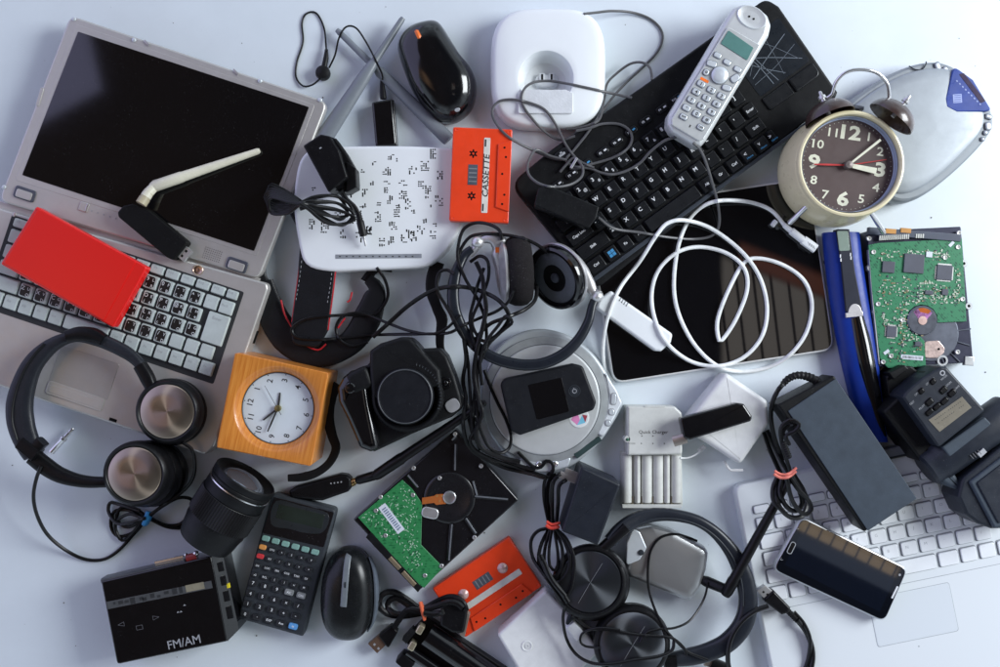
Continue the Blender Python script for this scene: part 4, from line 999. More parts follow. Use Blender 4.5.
# ------------------------------------------------------------------ mains adapter of the phone
t = Thing('power_adapter', 'grey black mains adapter lying on the lower left end of the keyboard', 'power adapter', 567, 205, 27, 52, -24)
mb = MB(); mb.prism(rnd(ccw(t.pp([(538,189),(547,185),(599,207),(596,219),(589,228),(584,227),(534,205)], 50)), [3,3,2,1,1,2,3], 3), 0, 25, 1.2, 3, bot=1)
ab = t.part('adapter_body', mb, BLKM)
a_, b_ = t.P(592,216,40), t.P(614,228,34); mb = MB(); N_ = 24
mb.sweep([a_.lerp(b_, i/N_) for i in range(N_+1)], [ (4.0 - 2.4*i/N_) * (1.12 if i % 2 else .86) for i in range(N_+1)], 14); t.part('strain_relief', mb, GREY, ab)
phone_ad = t

# ------------------------------------------------------------------ blue wand scanner
t = Thing('hand_scanner', 'long blue and black hand scanner between the tablet and the right circuit board', 'scanner', 856, 335, 0, 24, 0)
L = []
secs = [(233,822.5,858.5),(260,825,861),(300,830,867.5),(330,835,872.5),(360,841,877),(400,850.5,881.5),(430,861,884.5),(441,871,886)]
mb = MB()
for y, a, b2 in secs:
    A_, B_ = t.P(a,y,0+14), t.P(b2,y,14); n_ = 20; lp = []
    for i in range(n_):
        an = math.pi*2*i/n_; ca, sa = math.cos(an), math.sin(an)
        lp.append(tuple(A_.lerp(B_, .5 + .5*math.copysign(abs(ca)**.8, ca)) + Vector((0,0,12*math.copysign(abs(sa)**.7, sa)))))
    L.append(lp)
mb.loft(L[::-1]); b = t.part('body', mb, BLUE)
def strip(pts, z0, z1, bev=.8): m_ = MB(); m_.prism(rnd(ccw(t.pp(pts, z1)), 1.2, 2), z0, z1, bev, 2); return m_
t.part('black_panel', strip([(836,229),(849.5,229),(855,270),(863,312),(846,312),(841,262)], 18, 27.6), mat('slate_panel', (.018,.02,.032), .5, spec=.25), b)
t.part('display', strip([(837,231),(848,231),(850,250.5),(839.5,251)], 26, 28.1, .2), LCDY, b)
mb = MB(); q = t.P(855, 313, 28); hc = [(q.x + 6.6*math.cos(R(a)), q.y + 9*math.sin(R(a))) for a in range(0, 181, 12)]; mb.prism(ccw(hc), 26, 28.3, .5, 2); q = t.P(854.5,314.5,28); mb.box(q.x, q.y, 16.5, 4.4, 26, 28.2, ang=6, bev=.3); t.part('badge', mb, mat('white_badge', (.62,.60,.60), .3, .3), b)
mb = MB(); L = [t.P(x,y,21) for x,y in ((855.5,317),(860.5,340),(866.5,370),(873.5,400),(879,425),(882.5,437))]; mb.sweep(catmull(L, 4), [8.0,9.6,9.6,8.4,6.4,3.8], 20, 0, flat=[7.5,8,8,7,6,4]); t.part('scan_bar', mb, GLOSS, b)
mb = MB()
for px, py in ((840.5,256),(850.5,254.5),(841,260),(851,258)): q = t.P(px, py, 27.8); mb.box(q.x, q.y, 1, 3.2, 27.4, 27.8, bev=0)
t.part('panel_marks', mb, INK, b)

# ------------------------------------------------------------------ hard disk, right
random.seed(21)
def screws(t, pts, z, m, name='screw', r_=2.3):
    for px, py in pts:
        q = t.P(px, py, z); mb = MB(); zz = z - t.zb
        mb.lathe([(r_,zz-1.5),(r_,zz+.5),(r_*.8,zz+.9),(r_*.42,zz+.8),(r_*.38,zz+.1),(.01,zz+.1)], Matrix.Translation((q.x,q.y,0)), 18); t.part(name, mb, m)
t = Thing('hard_disk', 'hard disk with its green circuit board up, beside the blue scanner', 'hard disk', 921, 297, 0, 24, -4.5)
mb = MB(); mb.prism(rnd(ccw(t.pp([(867,231),(961,226.5),(973.5,362.5),(878,367)], 20)), 1.5, 2), 0, 20, .8, 2); fr = t.part('case', mb, mat('dark_blue_cast', (.022,.024,.05), .38, .3))
mb = MB()
EAR = mat('pale_cast', (.45,.46,.47), .4, .6)
for px, py in ((871,268),(876,312),(964,263.5),(969,306)):
    mb = MB(); q = t.P(px, py, 22); mb.lathe([(3.6,16),(3.6,21.6),(3.2,22),(1.5,22),(1.5,20)], Matrix.Translation((q.x,q.y,0)), 20, cap1=False); t.part('mounting_ear', mb, EAR, fr)
mb = MB()
mb = MB()
L = [t.P(x,y,20) for x,y in ((868,250),(871,290),(877,350),(878.5,364))]; mb.sweep(catmull(L, 5), 1.2, 8, 0, flat=3); t.part('side_rail', mb, EAR, fr); mb = MB()
q = t.P(969,361,20); mb.box(q.x, q.y, 9, 9, 16, 21, bev=.6); q = t.P(942,360.5,20); mb.lathe([(5.2,15),(5.2,21.5),(3.4,21.5),(3.4,16)], Matrix.Translation((q.x,q.y,0)), 24)
t.part('corner_boss', mb, EAR, fr)
mb = MB(); q = t.P(931, 334, 20); mb.prism(circ(q.x, q.y, 27, 48), 15, 21.2, 1, 3); t.part('motor_plate', mb, DSTEEL, fr)
mb = MB()
for a in (-62,-40,-12,12):
    p0 = (q.x + 26*math.cos(R(a)), q.y + 26*math.sin(R(a))); p1 = (q.x + 39*math.cos(R(a)), q.y + 39*math.sin(R(a))); mb.sweep([Vector((*p0,20.4)), Vector((*p1,20.4))], .8, 8, 0, flat=1)
t.part('cast_ribs', mb, DSTEEL, fr)
bp = [(868,243),(962,238.5),(966.5,321.5),(939,323)]
mc = t.P(922, 320.5, 23); arc = []
for a in (25, 50, 75, 100, 125, 150, 175, 200, 225, 250, 268): arc.append((mc.x + 15.6*math.cos(R(a)), mc.y + 15.6*math.sin(R(a))))
bl = t.pp([(878,243),(962,238.5),(966.5,321.5),(937.5,322.5)], 23); br = t.pp([(924.5,341),(926,366.5),(888,368),(880,358),(872,290),(868.5,245)], 23)
mb = MB(); poly = bl + arc + br; mb.prism(ccw(poly), 20.5, 23, .2, 1); pcb = t.part('circuit_board', mb, PCB, fr)
L = [(mc.x, mc.y)]
mb = MB(); mb.lathe([(14.6,19),(14.6,23.4),(13.6,24.2),(.01,24.2)], Matrix.Translation((mc.x,mc.y,0)), 48, 0); mo = t.part('spindle_motor', mb, mat('motor_grey', (.13,.14,.17), .3, .7), fr)
mb = MB(); fan = [(mc.x + 12*math.cos(R(a)), mc.y + 12*math.sin(R(a))) for a in range(42, 150, 9)] + [(mc.x + 5*math.cos(R(a)), mc.y + 3*math.sin(R(a))) for a in (150, 30)]; mb.sheet(fan, 24.26, 0)
fan2 = [(mc.x + 12.3*math.cos(R(a)), mc.y + 12.3*math.sin(R(a))) for a in range(52, 118, 9)] + [(mc.x + 8.5*math.cos(R(a)), mc.y + 8.5*math.sin(R(a))) for a in (110, 55)]; mb.sheet(fan2, 24.3, 1)
mb.lathe([(4.4,24.2),(4.2,24.8),(.01,24.9)], Matrix.Translation((mc.x,mc.y,0)), 24, 2); t.part('foil_window', mb, [PURP, mat('orange_foil', (.5,.12,.02), .3, .4), mat('rose_hub', (.65,.45,.40), .35, .5)], mo)
mb = MB(); mb.prism(rnd(ccw(t.pp([(925,341.5),(939,340.5),(945,348),(944.5,353),(937.5,358),(925.5,358)], 23)), 2.5, 3), 19, 22.4, .4, 2); q = t.P(939,349,23); mb.lathe([(1.2,22.4),(1.2,22.6),(.01,22.6)], Matrix.Translation((q.x,q.y,0)), 12, 1); t.part('gold_plate', mb, [PINKM, HOLE], fr)
for px, py, w, h, pin in ((888.5,267,12,11,0),(914,263.5,19.5,18.5,0),(944.5,272.5,15,14.5,1),(891.5,331.5,9.5,10.5,1),(929,292.5,8,4,0),(918,344,6,4.5,0),(945,292,6,6,0)):
    q = t.P(px, py, 24); mb = MB(); mb.box(q.x, q.y, w, h, 22.9, 24.6, bev=.25)
    if pin: mb.box(q.x, q.y - .4, w+2.8, h-1.5, 22.9, 23.4, bev=0, mi=1); mb.box(q.x, q.y, w-1.5, h+2.8, 22.9, 23.38, bev=0, mi=1)
    t.part('chip', mb, [CHIP, mat('tinned_pins', (.55,.56,.54), .35, .6)], pcb)
mb = MB(); rr = random.Random(9)
regions = [(880,250,950,258,70),(883,276,905,296,40),(903,279,935,296,55),(934,284,962,303,55),(915,290,960,304,60),(883,300,908,326,60),(884,318,905,330,20),(900,328,922,352,60),(884,340,905,362,35),(932,252,945,262,16),(955,262,960,285,16),(878,256,884,320,22),(903,296,925,304,26)]
for x0, y0, x1, y1, n_ in regions:
    for _ in range(n_):
        q = t.P(rr.uniform(x0,x1), rr.uniform(y0,y1), 23); w, h = rr.choice([(1.5,.8),(.8,1.5),(2.2,1.2),(1.2,2.2),(.8,.8),(3,.6)]); mb.box(q.x, q.y, w, h, 22.9, 23.0 + rr.uniform(.2,.9), bev=0, mi=rr.choice([0,0,1,2,0]))
for i in range(8): q = t.P(920 + i*1.7, 283.5 - i*.1, 23); mb.box(q.x, q.y, 1, 2, 22.9, 23.3, bev=0, mi=0)
t.part('components', mb, [mat('solder', (.45,.50,.42), .4, .4), CHIP, mat('tan_component', (.25,.20,.10), .5)], pcb)
mb = MB(); q = t.P(912, 357.5, 23.2); mb.box(q.x, q.y, 21.5, 4.4, 22.9, 23.3, bev=0, mi=0)
for i in range(14): mb.box(q.x - 9 + i*1.35, q.y, rr.choice([.5,.8]), 2.6, 23.25, 23.36, bev=0, mi=1)
t.part('barcode_label', mb, [LABEL, INKD], pcb); mb = MB(); q = t.P(951.5, 244, 23.2); mb.box(q.x, q.y, 3, 6, 22.9, 23.4, ang=-40, bev=0, mi=0); t.part('white_mark', mb, [LABEL, INKD], pcb); mb = MB(); q = t.P(929,254.5,23); mb.box(q.x, q.y, 6, 5.5, 22.9, 24, bev=.2, mi=0); t.part('crystal', mb, [LABEL, INKD], pcb); mb = MB(); q = t.P(886.5,352,23.2); mb.box(q.x, q.y, 3, 6, 22.9, 23.4, ang=-50, bev=0, mi=0)
t.part('white_mark', mb, [LABEL, INKD], pcb)
screws(t, ((869,238.5),(873.5,252),(958,247),(945,257.5),(962.5,299),(902.5,320),(878,304),(891,356),(957.5,352),(883,362),(959,233)), 23.4, mat('screw_steel', (.70,.70,.68), .3, .6))
mb = MB(); q = t.P(914, 234.5, 22); mb.box(q.x, q.y, 90, 7, 18, 24.6, ang=0, bev=.4); con = t.part('connector_shroud', mb, mat('connector_slate', (.045,.055,.085), .5), fr)
for px, py, w, h, m_ in ((891,231.2,10,4.6,COPP),(906,230.5,10,4.6,COPP)):
    mb = MB(); q = t.P(px, py, 25); mb.box(q.x, q.y, w, h, 22, 25.2, bev=.1); t.part('contact_block', mb, mat('amber_plastic', (.50,.24,.06), .4), con)
mb = MB()
for i in range(16): q = t.P(880 + i*1.9, 238 - i*.1, 24.8); mb.box(q.x, q.y, 1.1, 4.6, 23, 25, bev=0, mi=0)
for i in range(4): q = t.P(916.5 + i*2.2, 236.0, 24.8); mb.box(q.x, q.y, 1.4, 4, 23, 25.1, bev=0, mi=0)
t.part('pins', mb, mat('tinned_pins', (.55,.56,.54), .35, .6), con)

# ------------------------------------------------------------------ white notebook at the lower right
t = Thing('laptop', 'white notebook running out of the lower right corner, open at its white keys', 'laptop', 735, 487, 0, 14, 11.6)
LZ = 14
def NB(u, d): return (u*t.k, -d*t.k)
mb = MB(); mb.prism(rnd(ccw([NB(-1,-1), NB(300,-4), NB(300,232), NB(-1,232)]), [10,10,10,10], 6), 0, LZ, 2.4, 4, bot=2)
PW = mat('white_polycarbonate', (.68,.72,.75), .3, coat=.1, var=0, rvar=0)
body = t.part('base', mb, PW)
mb = MB(); mb.prism(ccw([NB(128,-7), NB(290,-9), NB(290,2), NB(128,2.5)]), 4, 16.5, 1.6, 3); mb.sweep([Vector((*NB(130,2.2),15.5)), Vector((*NB(285,2.2),15.5))], 1.6, 8, 1, flat=1.2); t.part('hinge', mb, [mat('grey_hinge_plastic', (.16,.18,.20), .4), GREY], body)
WK = mat('white_key', (.76,.79,.82), .35, var=.02); EDG = mat('key_recess', (.22,.24,.26), .6)
nl = ["", "`1234567890-=", "QWERTYUIOP[]", "ASDFGHJKL;'", "ZXCVBNM,./", ""]
rowsN = [(26.5, 9.5, [18.9]*14), (42, 15.5, [18.9]*13+[28]), (59.5, 15.5, [27]+[18.9]*12+[20]), (77, 15.5, [33]+[18.9]*11+[33]), (94.5, 15.5, [42]+[18.9]*10+[42]), (112.5, 16, [18.9,18.9,18.9,22.5,92,22.5,18.9,18.9,18.9,18.9])]
for ri, (d, h, ws) in enumerate(rowsN):
    u = 12.
    for ci, w in enumerate(ws):
        cu = u + w/2; px = 735 + cu*.98 + d*.2; 
        if px > 1008: break
        mb = MB(); ww, hh = (w-3.6)*t.k, (h-2.4)*t.k
        mb.prism(rrect(ww+1.9, hh+1.9, 2.2, -.45, .25, 3), -.2, .25, .05, 1, 1); mb.prism(rrect(ww, hh, 1.9, n=3), 0, 2.0, .5, 2, 0)
        li = ci - (0 if ri in (1,) else 1)
        s_ = nl[ri][li] if 0 <= li < len(nl[ri]) and ws[ci] < 20 else ''
        if s_: mb.text(s_, 4.2, -2.2, 1.5, 2.06, 0, 2)
        q = NB(cu, d); t.part('key', mb, [WK, EDG, mat('pale_key_ink', (.42,.45,.48), .5)], body, loc=(q[0], q[1], LZ))
        u += w
mb = MB(); q = NB(149, 161); mb.prism(rrect(83*t.k, 50*t.k, 3, q[0], q[1], 4), LZ-1, LZ+.12, .05, 1, 1); mb.prism(rrect(82*t.k, 49*t.k, 3, q[0], q[1], 4), LZ-1, LZ+.3, .2, 1, 0); t.part('touchpad', mb, [mat('white_touchpad', (.63,.675,.715), .32, var=.0), mat('pad_seam', (.36,.39,.42), .5)], body)
mb = MB(); mb.sweep([Vector((*NB(3,128.5), LZ)), Vector((*NB(285,128.5), LZ))], .35, 6, 0, flat=.15); mb.sheet(circ(*NB(148,193), .9, 8), LZ+.05)
t.part('deck_seam', mb, mat('pad_seam', (.36,.39,.42), .5), body)

# ------------------------------------------------------------------ black power brick
t = Thing('power_brick', 'large slate black laptop power brick resting on the white notebook edge', 'power adapter', 848, 453, 17, 52, -57)
mb = MB(); mb.prism(rnd(ccw(t.pp([(777.5,405),(834,375.5),(916.5,498.5),(864.5,532)], 51)), [1.5]*4, 3), 0, 34, 1.6, 3, bot=1); bb = t.part('brick', mb, BLKM)
mb = MB(); mb.prism(rnd(ccw(t.pp([(788,411),(836,378.5),(917,498.5),(868,531)], 52)), [1.2]*4, 3), 30, 35, .5, 2); t.part('cover', mb, SLATE, bb)
mb = MB(); L = [t.P(x,y,z) for x,y,z in ((823,388,36),(815,380,40),(805,376,42),(796,375.5,42),(788,379,40),(783,384,38))]; L = catmull(L, 1.6)
mb.sweep(L, [4.6*(1.1 if i % 2 else .88)*(1 - .35*i/len(L)) for i in range(len(L))], 12); t.part('strain_relief', mb, RUB, bb)
brick = t
# ------------------------------------------------------------------ smartphone
t = Thing('smartphone', 'black smartphone with a bright rim lying on the white notebook keys', 'phone', 840, 569, 16.5, 27, -26.2)
mb = MB(); q = [(802,516),(909,568.5),(885,623),(771.5,570)]; pl = rnd(ccw(t.pp(q, 26)), 9, 6)
mb.prism(pl, 0, 9.4, 2.2, 4, bot=2); b = t.part('rim', mb, mat('phone_rim', (.55,.57,.6), .38, .7))
mb = MB(); mb.prism(inset(pl, 1.5), 7, 9.9, .35, 2); gl = t.part('front_glass', mb, mat('navy_black_glass', (.003,.004,.007), .03, coat=.8, var=.02, dust=.05, coatr=.012), b)
mb = MB(); mb.sheet(rnd(ccw(t.pp([(805,525),(899,570.5),(880,612),(785,565)], 27)), .5, 2), 9.96, 0); t.part('display', mb, mat('navy_display', (.004,.006,.012), .03, coat=.9, var=.02, coatr=.012), gl)
mb = MB(); q = t.P(791.5,548,27); mb.prism(rrect(5.4,12.5,2.6,q.x,q.y,5), 9.5, 10.25, .1, 1, 1); mb.prism(rrect(4.0,11.2,2.0,q.x,q.y,5), 9.5, 10.35, .1, 1, 0); t.part('home_button', mb, [GLOSS, INKG], gl)
mb = MB(); q = t.P(895,592.5,27); mb.box(q.x, q.y, 1.9, 13, 9.6, 10.1, bev=.1, r=.8); t.part('earpiece', mb, mat('pale_grille', (.6,.62,.64), .4), gl)
mb = MB()
for p in ((782,559.5),(798,528.5)):
    q = t.P(*p, 27); mb.sweep([Vector((q.x-1,q.y+1.2,10.0)), Vector((q.x-1,q.y-1.2,10.0))], .25, 4, 0, flat=.04); mb.sweep([Vector((q.x-1,q.y-1.2,10.0)), Vector((q.x+1.2,q.y,10.0))], .25, 4, 0, flat=.04)
mb.sheet(circ(*t.P(900,575,27)[:2], 1.2, 12), 9.97); t.part('touch_symbols', mb, INKG, gl)

# ------------------------------------------------------------------ camera flash
t = Thing('camera_flash', 'dark camera flash unit with an olive display and tilted head, at the right edge', 'camera flash', 945, 420, 0, 62, 41.5)
mb = MB(); pan = [(902.5,397.5),(906,392),(922,378),(941,366.5),(947,367),(985,409.5),(984,412),(940,447),(937,446)]
DS = mat('flash_plastic', (.016,.020,.029), .42, dust=.2, bump=.12, spec=.3)
mb.prism(rnd(ccw(t.pp(pan, 62)), [2,4,8,3,2,2,2,3,2], 3), 14, 62, 2.2, 3); b = t.part('control_housing', mb, DS)
mb = MB(); mb.prism(rnd(ccw(t.pp([(883,412),(903,393),(942,447),(934,460),(921,462)], 46)), 3, 3), 6, 46, 3, 3); mb.prism(rnd(ccw(t.pp([(905,392),(925,372),(940,366),(930,384),(910,402)], 50)), 2, 2), 6, 50, 2, 2); t.part('battery_cover', mb, BLKM, b)
mb = MB(); mb.prism(rnd(ccw(t.pp([(886,377),(899,367),(911,366),(922,374),(905,389),(889,398)], 30)), 2, 2), 0, 30, 1.5, 3); mb.prism(rnd(ccw(t.pp([(889,373),(905,365),(909,369),(894,380)], 38)), 1, 2), 20, 38, 1, 2); t.part('mounting_foot', mb, BLKM, b)
mb = MB(); mb.prism(ccw(t.pp([(928.5,420),(962,396.5),(971.5,407.5),(939.5,432)], 62.3)), 60, 62.5, .2, 1, 0); scn = t.part('display', mb, LCDO, b)
mb = MB(); rr = random.Random(4)
for row in range(2):
    for i in range(14):
        if rr.random() < .85: q = t.P(935.5 + i*1.9 + row*3, 419.5 - i*1.35 + row*3.4, 62.6); mb.box(q.x, q.y, .9, .7, 62.4, 62.6, bev=0)
t.part('readout', mb, INKD, scn)
for px, py, w, h in ((929,402,7,5),(929,412,7.5,4),(936.5,406.5,7.5,4),(944,401,7.5,4),(943,390,7,4.6),(951.5,393,7.5,4.6),(921,391,5,4),(932.5,381.5,5,4)):
    q = t.P(px, py, 62); mb = MB(); mb.prism(rrect(w+1.6, h+1.6, 2.2, q.x, q.y, 4), 61, 62.4, .2, 1, 1); mb.prism(rrect(w, h, 1.8, q.x, q.y, 4), 61, 63.6, .7, 2, 0); t.part('button', mb, [BLK, GLOSS], b)
mb = MB()
for px, py, s_ in ((916.5,394,'OFF'),(922,407,'PILOT'),(927.5,383.5,'ON'),(934,378,'1'),(948,384.5,'ZOOM'),(956.5,388,'SLAVE'),(944,377.5,'MODE'),(912,403,'TEST')):
    q = t.P(px, py, 62); mb.text(s_, 2.6, q.x, q.y, 62.12, 0, 0)
q = t.P(942.5,373,62); mb.lathe([(2.6,62),(2.6,62.1),(1.6,62.15)], Matrix.Translation((q.x,q.y,0)), 14, 0, cap0=False, cap1=False)
t.part('lettering', mb, INKG, b)
# neck and head
mb = MB(); a_, b_ = t.P(925,470,40), t.P(1008,412,40)
L = [a_.lerp(b_, f) for f in (0,.02,.12,.14,.98,1)]; mb.sweep(L, [14,17,17,18.5,18.5,18], 28, 0, flat=[14,17,17,18,18,17.5], e=2.4)
nk_ = t.part('tilt_neck', mb, DS)
mb = MB(); q = [(942,447),(985,417),(992,424),(950,458)]; mb.prism(rnd(ccw(t.pp(q, 58)), 1.5, 2), 30, 58, 1.5, 2); t.part('neck_cover', mb, SLATE, nk_)
mb = MB(); q = t.P(928,467,44); Mq = Matrix.Translation(q); mb.prism(smooth_poly(ccw(t.pp([(929,459),(937,459),(950,468),(960,482),(961,490),(950,487),(938,478),(929,468)], 50)), 3), 20, 50, 3, 4); t.part('pivot', mb, SLATE, nk_)
mb = MB(); hd = [(962,479),(1012,438),(1035,470),(1035,528),(992,529),(978,524),(966,515),(958,497)]
mb.prism(rnd(ccw(t.pp(hd, 56)), [2,3,5,5,4,10,12,12], 4), 20, 56, 3, 4); head = t.part('flash_head', mb, DS)
mb = MB(); mb.prism(rnd(ccw(t.pp([(970,482),(1012,450),(1035,480),(1035,520),(995,529)], 60)), 2, 2), 40, 59, 2, 3, 0); mb.prism(rnd(ccw(t.pp([(977,483),(1010,458),(1030,485),(1030,512),(999,524)], 61)), 2, 2), 50, 60.4, 1, 2, 1); t.part('head_panel', mb, [SLATE, DS], head)
mb = MB(); q = t.P(982.5,453,59); mb.box(q.x, q.y, 8, 5, 57, 58.4, bev=.2, mi=0)
for i in range(4): q = t.P(972 + i*2.5, 457 - i*1.6, 58.4); mb.box(q.x, q.y, .6, 5, 57, 58.5, bev=0, mi=1)
t.part('scale_mark', mb, [INKG, mat('faint_ink', (.10,.10,.11), .5)], nk_)
# ------------------------------------------------------------------ centre: disc player, hotspot
t = Thing('cd_player', 'round silver grey portable disc player at the centre, under the mobile hotspot', 'cd player', 550, 402, 0, 26, 0)
o = [(483,400),(486,368),(500,345),(522,332),(545,329),(570,336),(592,352),(607,373),(616,390),(623,402),(620,412),(611,427),(602,440),(586,456),(566,470),(552,474),(536,473),(524,468),(508,458),(492,438),(485,420)]
sp = smooth_poly(ccw(t.pp(o, 22)), 4); mb = MB(); mb.prism(sp, 1, 22, 3.2, 4, bot=3); body = t.part('body', mb, CDG)
mb = MB(); c = t.P(545, 400, 26); mb.lathe([(62,18),(62,23.2),(61.4,24),(54.5,25.2),(53.6,25.2),(53,25.8),(52,26.1),(30,27),(.05,27.5)], Matrix.Translation((c.x,c.y,0)), 96, mis=[0,0,0,1,2,2,2,2]); lid = t.part('lid', mb, [mat('dim_silver_lid', (.33,.35,.36), .42, .3), mat('lid_seam', (.12,.13,.14), .5), mat('grey_silver_lid', (.60,.62,.63), .4, .35, var=.02)])
mb = MB(); mb.prism(rnd(ccw(t.pp([(605,372),(617,391),(622,403),(610,426),(603,437),(597,434),(606,415),(609,395),(604,378)], 24)), 3, 3), 18, 24, 1.5, 3); pn = t.part('side_panel', mb, mat('white_side_panel', (.62,.65,.68), .3), body)
for px, py, w, h, a in ((613.5,399,4.8,10.5,-6),(611.5,412,5.4,5.4,0),(608,423,5.2,5.2,0)):
    q = t.P(px, py, 24); mb = MB(); mb.prism(rrect(w+1.8, h+1.8, (w+1.8)*.48, q.x, q.y, 6, a), 23, 24.3, .1, 1, 1); mb.prism(rrect(w, h, w*.48, q.x, q.y, 6, a), 23, 25, .6, 2, 0); t.part('button', mb, [SILVC, INKG], pn)
mb = MB(); mb.prism(rnd(ccw(t.pp([(573,453.5),(599,436),(602.5,440),(577,459)], 24)), 1, 2), 18, 24.3, .4, 2); t.part('display', mb, mat('dark_green_lcd', (.035,.06,.06), .2, coat=.5), body)
mb = MB(); mb.prism(rnd(ccw(t.pp([(518,455),(530,460),(560,461),(572,456),(568,467),(552,472),(537,472),(525,467)], 24)), 3, 3), 18, 24, 1.2, 3); bp_ = t.part('control_bar', mb, SILVC, body)
for px, py in ((539.5,464.5),(554.5,464)): q = t.P(px,py,24); mb = MB(); mb.lathe([(3.2,23.5),(3.2,24.5),(2.4,25),(1.8,24.6),(.01,24.7)], Matrix.Translation((q.x,q.y,0)), 20); t.part('button', mb, CHROME, bp_)
q = t.P(523,463,24); mb = MB(); mb.prism(circ(q.x,q.y,5,20,3.2,-50), 20, 24.8, 1, 2); t.part('button', mb, SILVC, bp_)
mb = MB(); q = t.P(579,417.5,26); mb.lathe([(9.8,25.5),(9.8,27.1),(9,27.3)], Matrix.Translation((q.x,q.y,0)), 32, 0, cap0=False); mb.add([(q.x-8,q.y-2,27.4),(q.x-2,q.y-7,27.4),(q.x+1,q.y-3,27.4),(q.x-2,q.y+6,27.4)],[(0,1,2,3)],1,False); mb.add([(q.x-2,q.y-7.4,27.42),(q.x+6,q.y-5,27.42),(q.x+3,q.y+2,27.42)],[(0,1,2)],2,False); mb.add([(q.x+6,q.y-4.6,27.44),(q.x+8,q.y+2,27.44),(q.x+3,q.y+3,27.44)],[(0,1,2)],3,False)
t.part('round_sticker', mb, [INK, mat('pink_ink', (.72,.25,.5), .4), mat('sky_ink', (.2,.55,.75), .4), mat('dark_red_ink', (.35,.05,.08), .4)], lid)

t = Thing('mobile_hotspot', 'matt black mobile hotspot with a small square screen, on the round disc player', 'hotspot', 548.5, 399, 28, 45, 15)
pl = rnd(ccw(t.pp([(500,384),(505,378.5),(573,363.5),(583,366),(596.5,402),(594,410),(520,435.5),(511,431)], 44)), [5,5,6,6,6,6,6,6], 5)
mb = MB(); mb.prism(pl, 0, 16, 2.4, 4, bot=2); b = t.part('shell', mb, mat('soft_touch_black', (.008,.009,.012), .5, bump=.1, dust=.15, spec=.22))
mb = MB(); mb.prism(rnd(ccw(t.pp([(528,385),(561.5,377.5),(569.5,411.5),(537,420)], 44.3)), 1, 2), 15, 16.35, .15, 1); t.part('screen', mb, GLASS, b)
mb = MB(); q = t.P(574.5, 391, 44.5); mb.lathe([(5.8,15.6),(5.8,16.2),(5.2,16.3),(4.4,15.6),(4.2,16.4),(.01,16.6)], Matrix.Translation((q.x,q.y,0)), 28, 0)
mb.lathe([(2.2,16.6),(2.2,16.75),(1.7,16.75),(1.7,16.6)], Matrix.Translation((q.x,q.y,0)), 20, 1, cap0=False, cap1=False); mb.box(q.x, q.y+2, .5, 2, 16.5, 16.75, bev=0, mi=1)
t.part('power_button', mb, [GREY, INKG], b)

# ------------------------------------------------------------------ camera strap and camera
t = Thing('camera_strap', 'black leather camera strap edged in red, looping behind the camera', 'camera strap', 315, 300, 0, 20, 0)
mb = MB(); mb.prism(rnd(ccw(t.pp([(291,206),(303,216),(335,246),(337.5,252),(334,285),(328,330),(318,348),(292,345),(291,322),(297,280),(300,242),(296,226),(288,212)], 24)), [2,3,3,3,3,8,8,8,8,5,5,5,2], 3), 20, 24, 1.4, 3)
pad = t.part('shoulder_pad', mb, LEATH)
mb = MB(); mb.sweep([t.P(x,y,22.5) for x,y in catmull([Vector((a,b)) for a,b in ((299,226),(301,243),(299,270),(295,300),(292,322))], 4)], .75, 8, flat=1.4)
mb.sweep([t.P(x,y,22.5) for x,y in catmull([Vector((a,b)) for a,b in ((337,256),(334,285),(330,315),(328,330))], 4)], .75, 8, flat=1.4)
for pts in (((303,232),(303,245),(300,275),(296,300)),((333,254),(331,280),(327,305))):
    L = catmull([Vector(p) for p in pts], 2.2)
    for i in range(0, len(L)-1, 2): mb.sweep([t.P(*L[i],24.2), t.P(*L[i+1],24.2)], .25, 5, 1, flat=.15)
t.part('piping', mb, [REDL, INKG], pad)
b2_ = ribbon(t, [(262,282),(268,303),(278,325),(292,342),(310,352),(330,353),(350,343),(364,325),(373,303),(376,288),(368,279)], [22,26,30,32,30,26,24,26,28,22,10], 12, 6, 'lower_loop', LEATH, e=4)
mb = MB()
for pts, z in ((((281,300),(285,315),(294,330),(300,336),(306,345),(318,350),(326,344)),18), (((347,302),(350,300),(352,292)),20),(((338,328),(342,322),(345,318)),20)):
    mb.sweep([t.P(x,y,z) for x,y in catmull([Vector(p) for p in pts], 3)], .9, 8)
t.part('lower_piping', mb, REDL, b2_)
ribbon(t, [(264,255),(258,268),(258,280),(264,292)], [6,16,20,22], 12, 5, 'end_fold', LEATH)
ribbon(t, [(366,282),(372,272),(380,268),(392,268)], [12,9,7,9], 10, 5, 'end_tab', BLK)
ribbon(t, [(438,262),(433,278),(432,292),(437,308),(442,320),(440,336),(441,350),(448,362)], [13,14,12,10,12,9,8,7], 14, 3, 'webbing', RUB, e=4)
ribbon(t, [(338,384),(331,396),(328,415),(332,435),(336,448),(330,462),(318,472),(303,477),(288,478)], [9,12,12,10,9,8,8,9,7], 18, 3, 'webbing', RUB, e=4)
ribbon(t, [(441,355),(449,372),(458,392),(466,404),(470,420),(474,440)], [6,6,5,5,5,4], 30, 3, 'webbing', RUB, e=4)

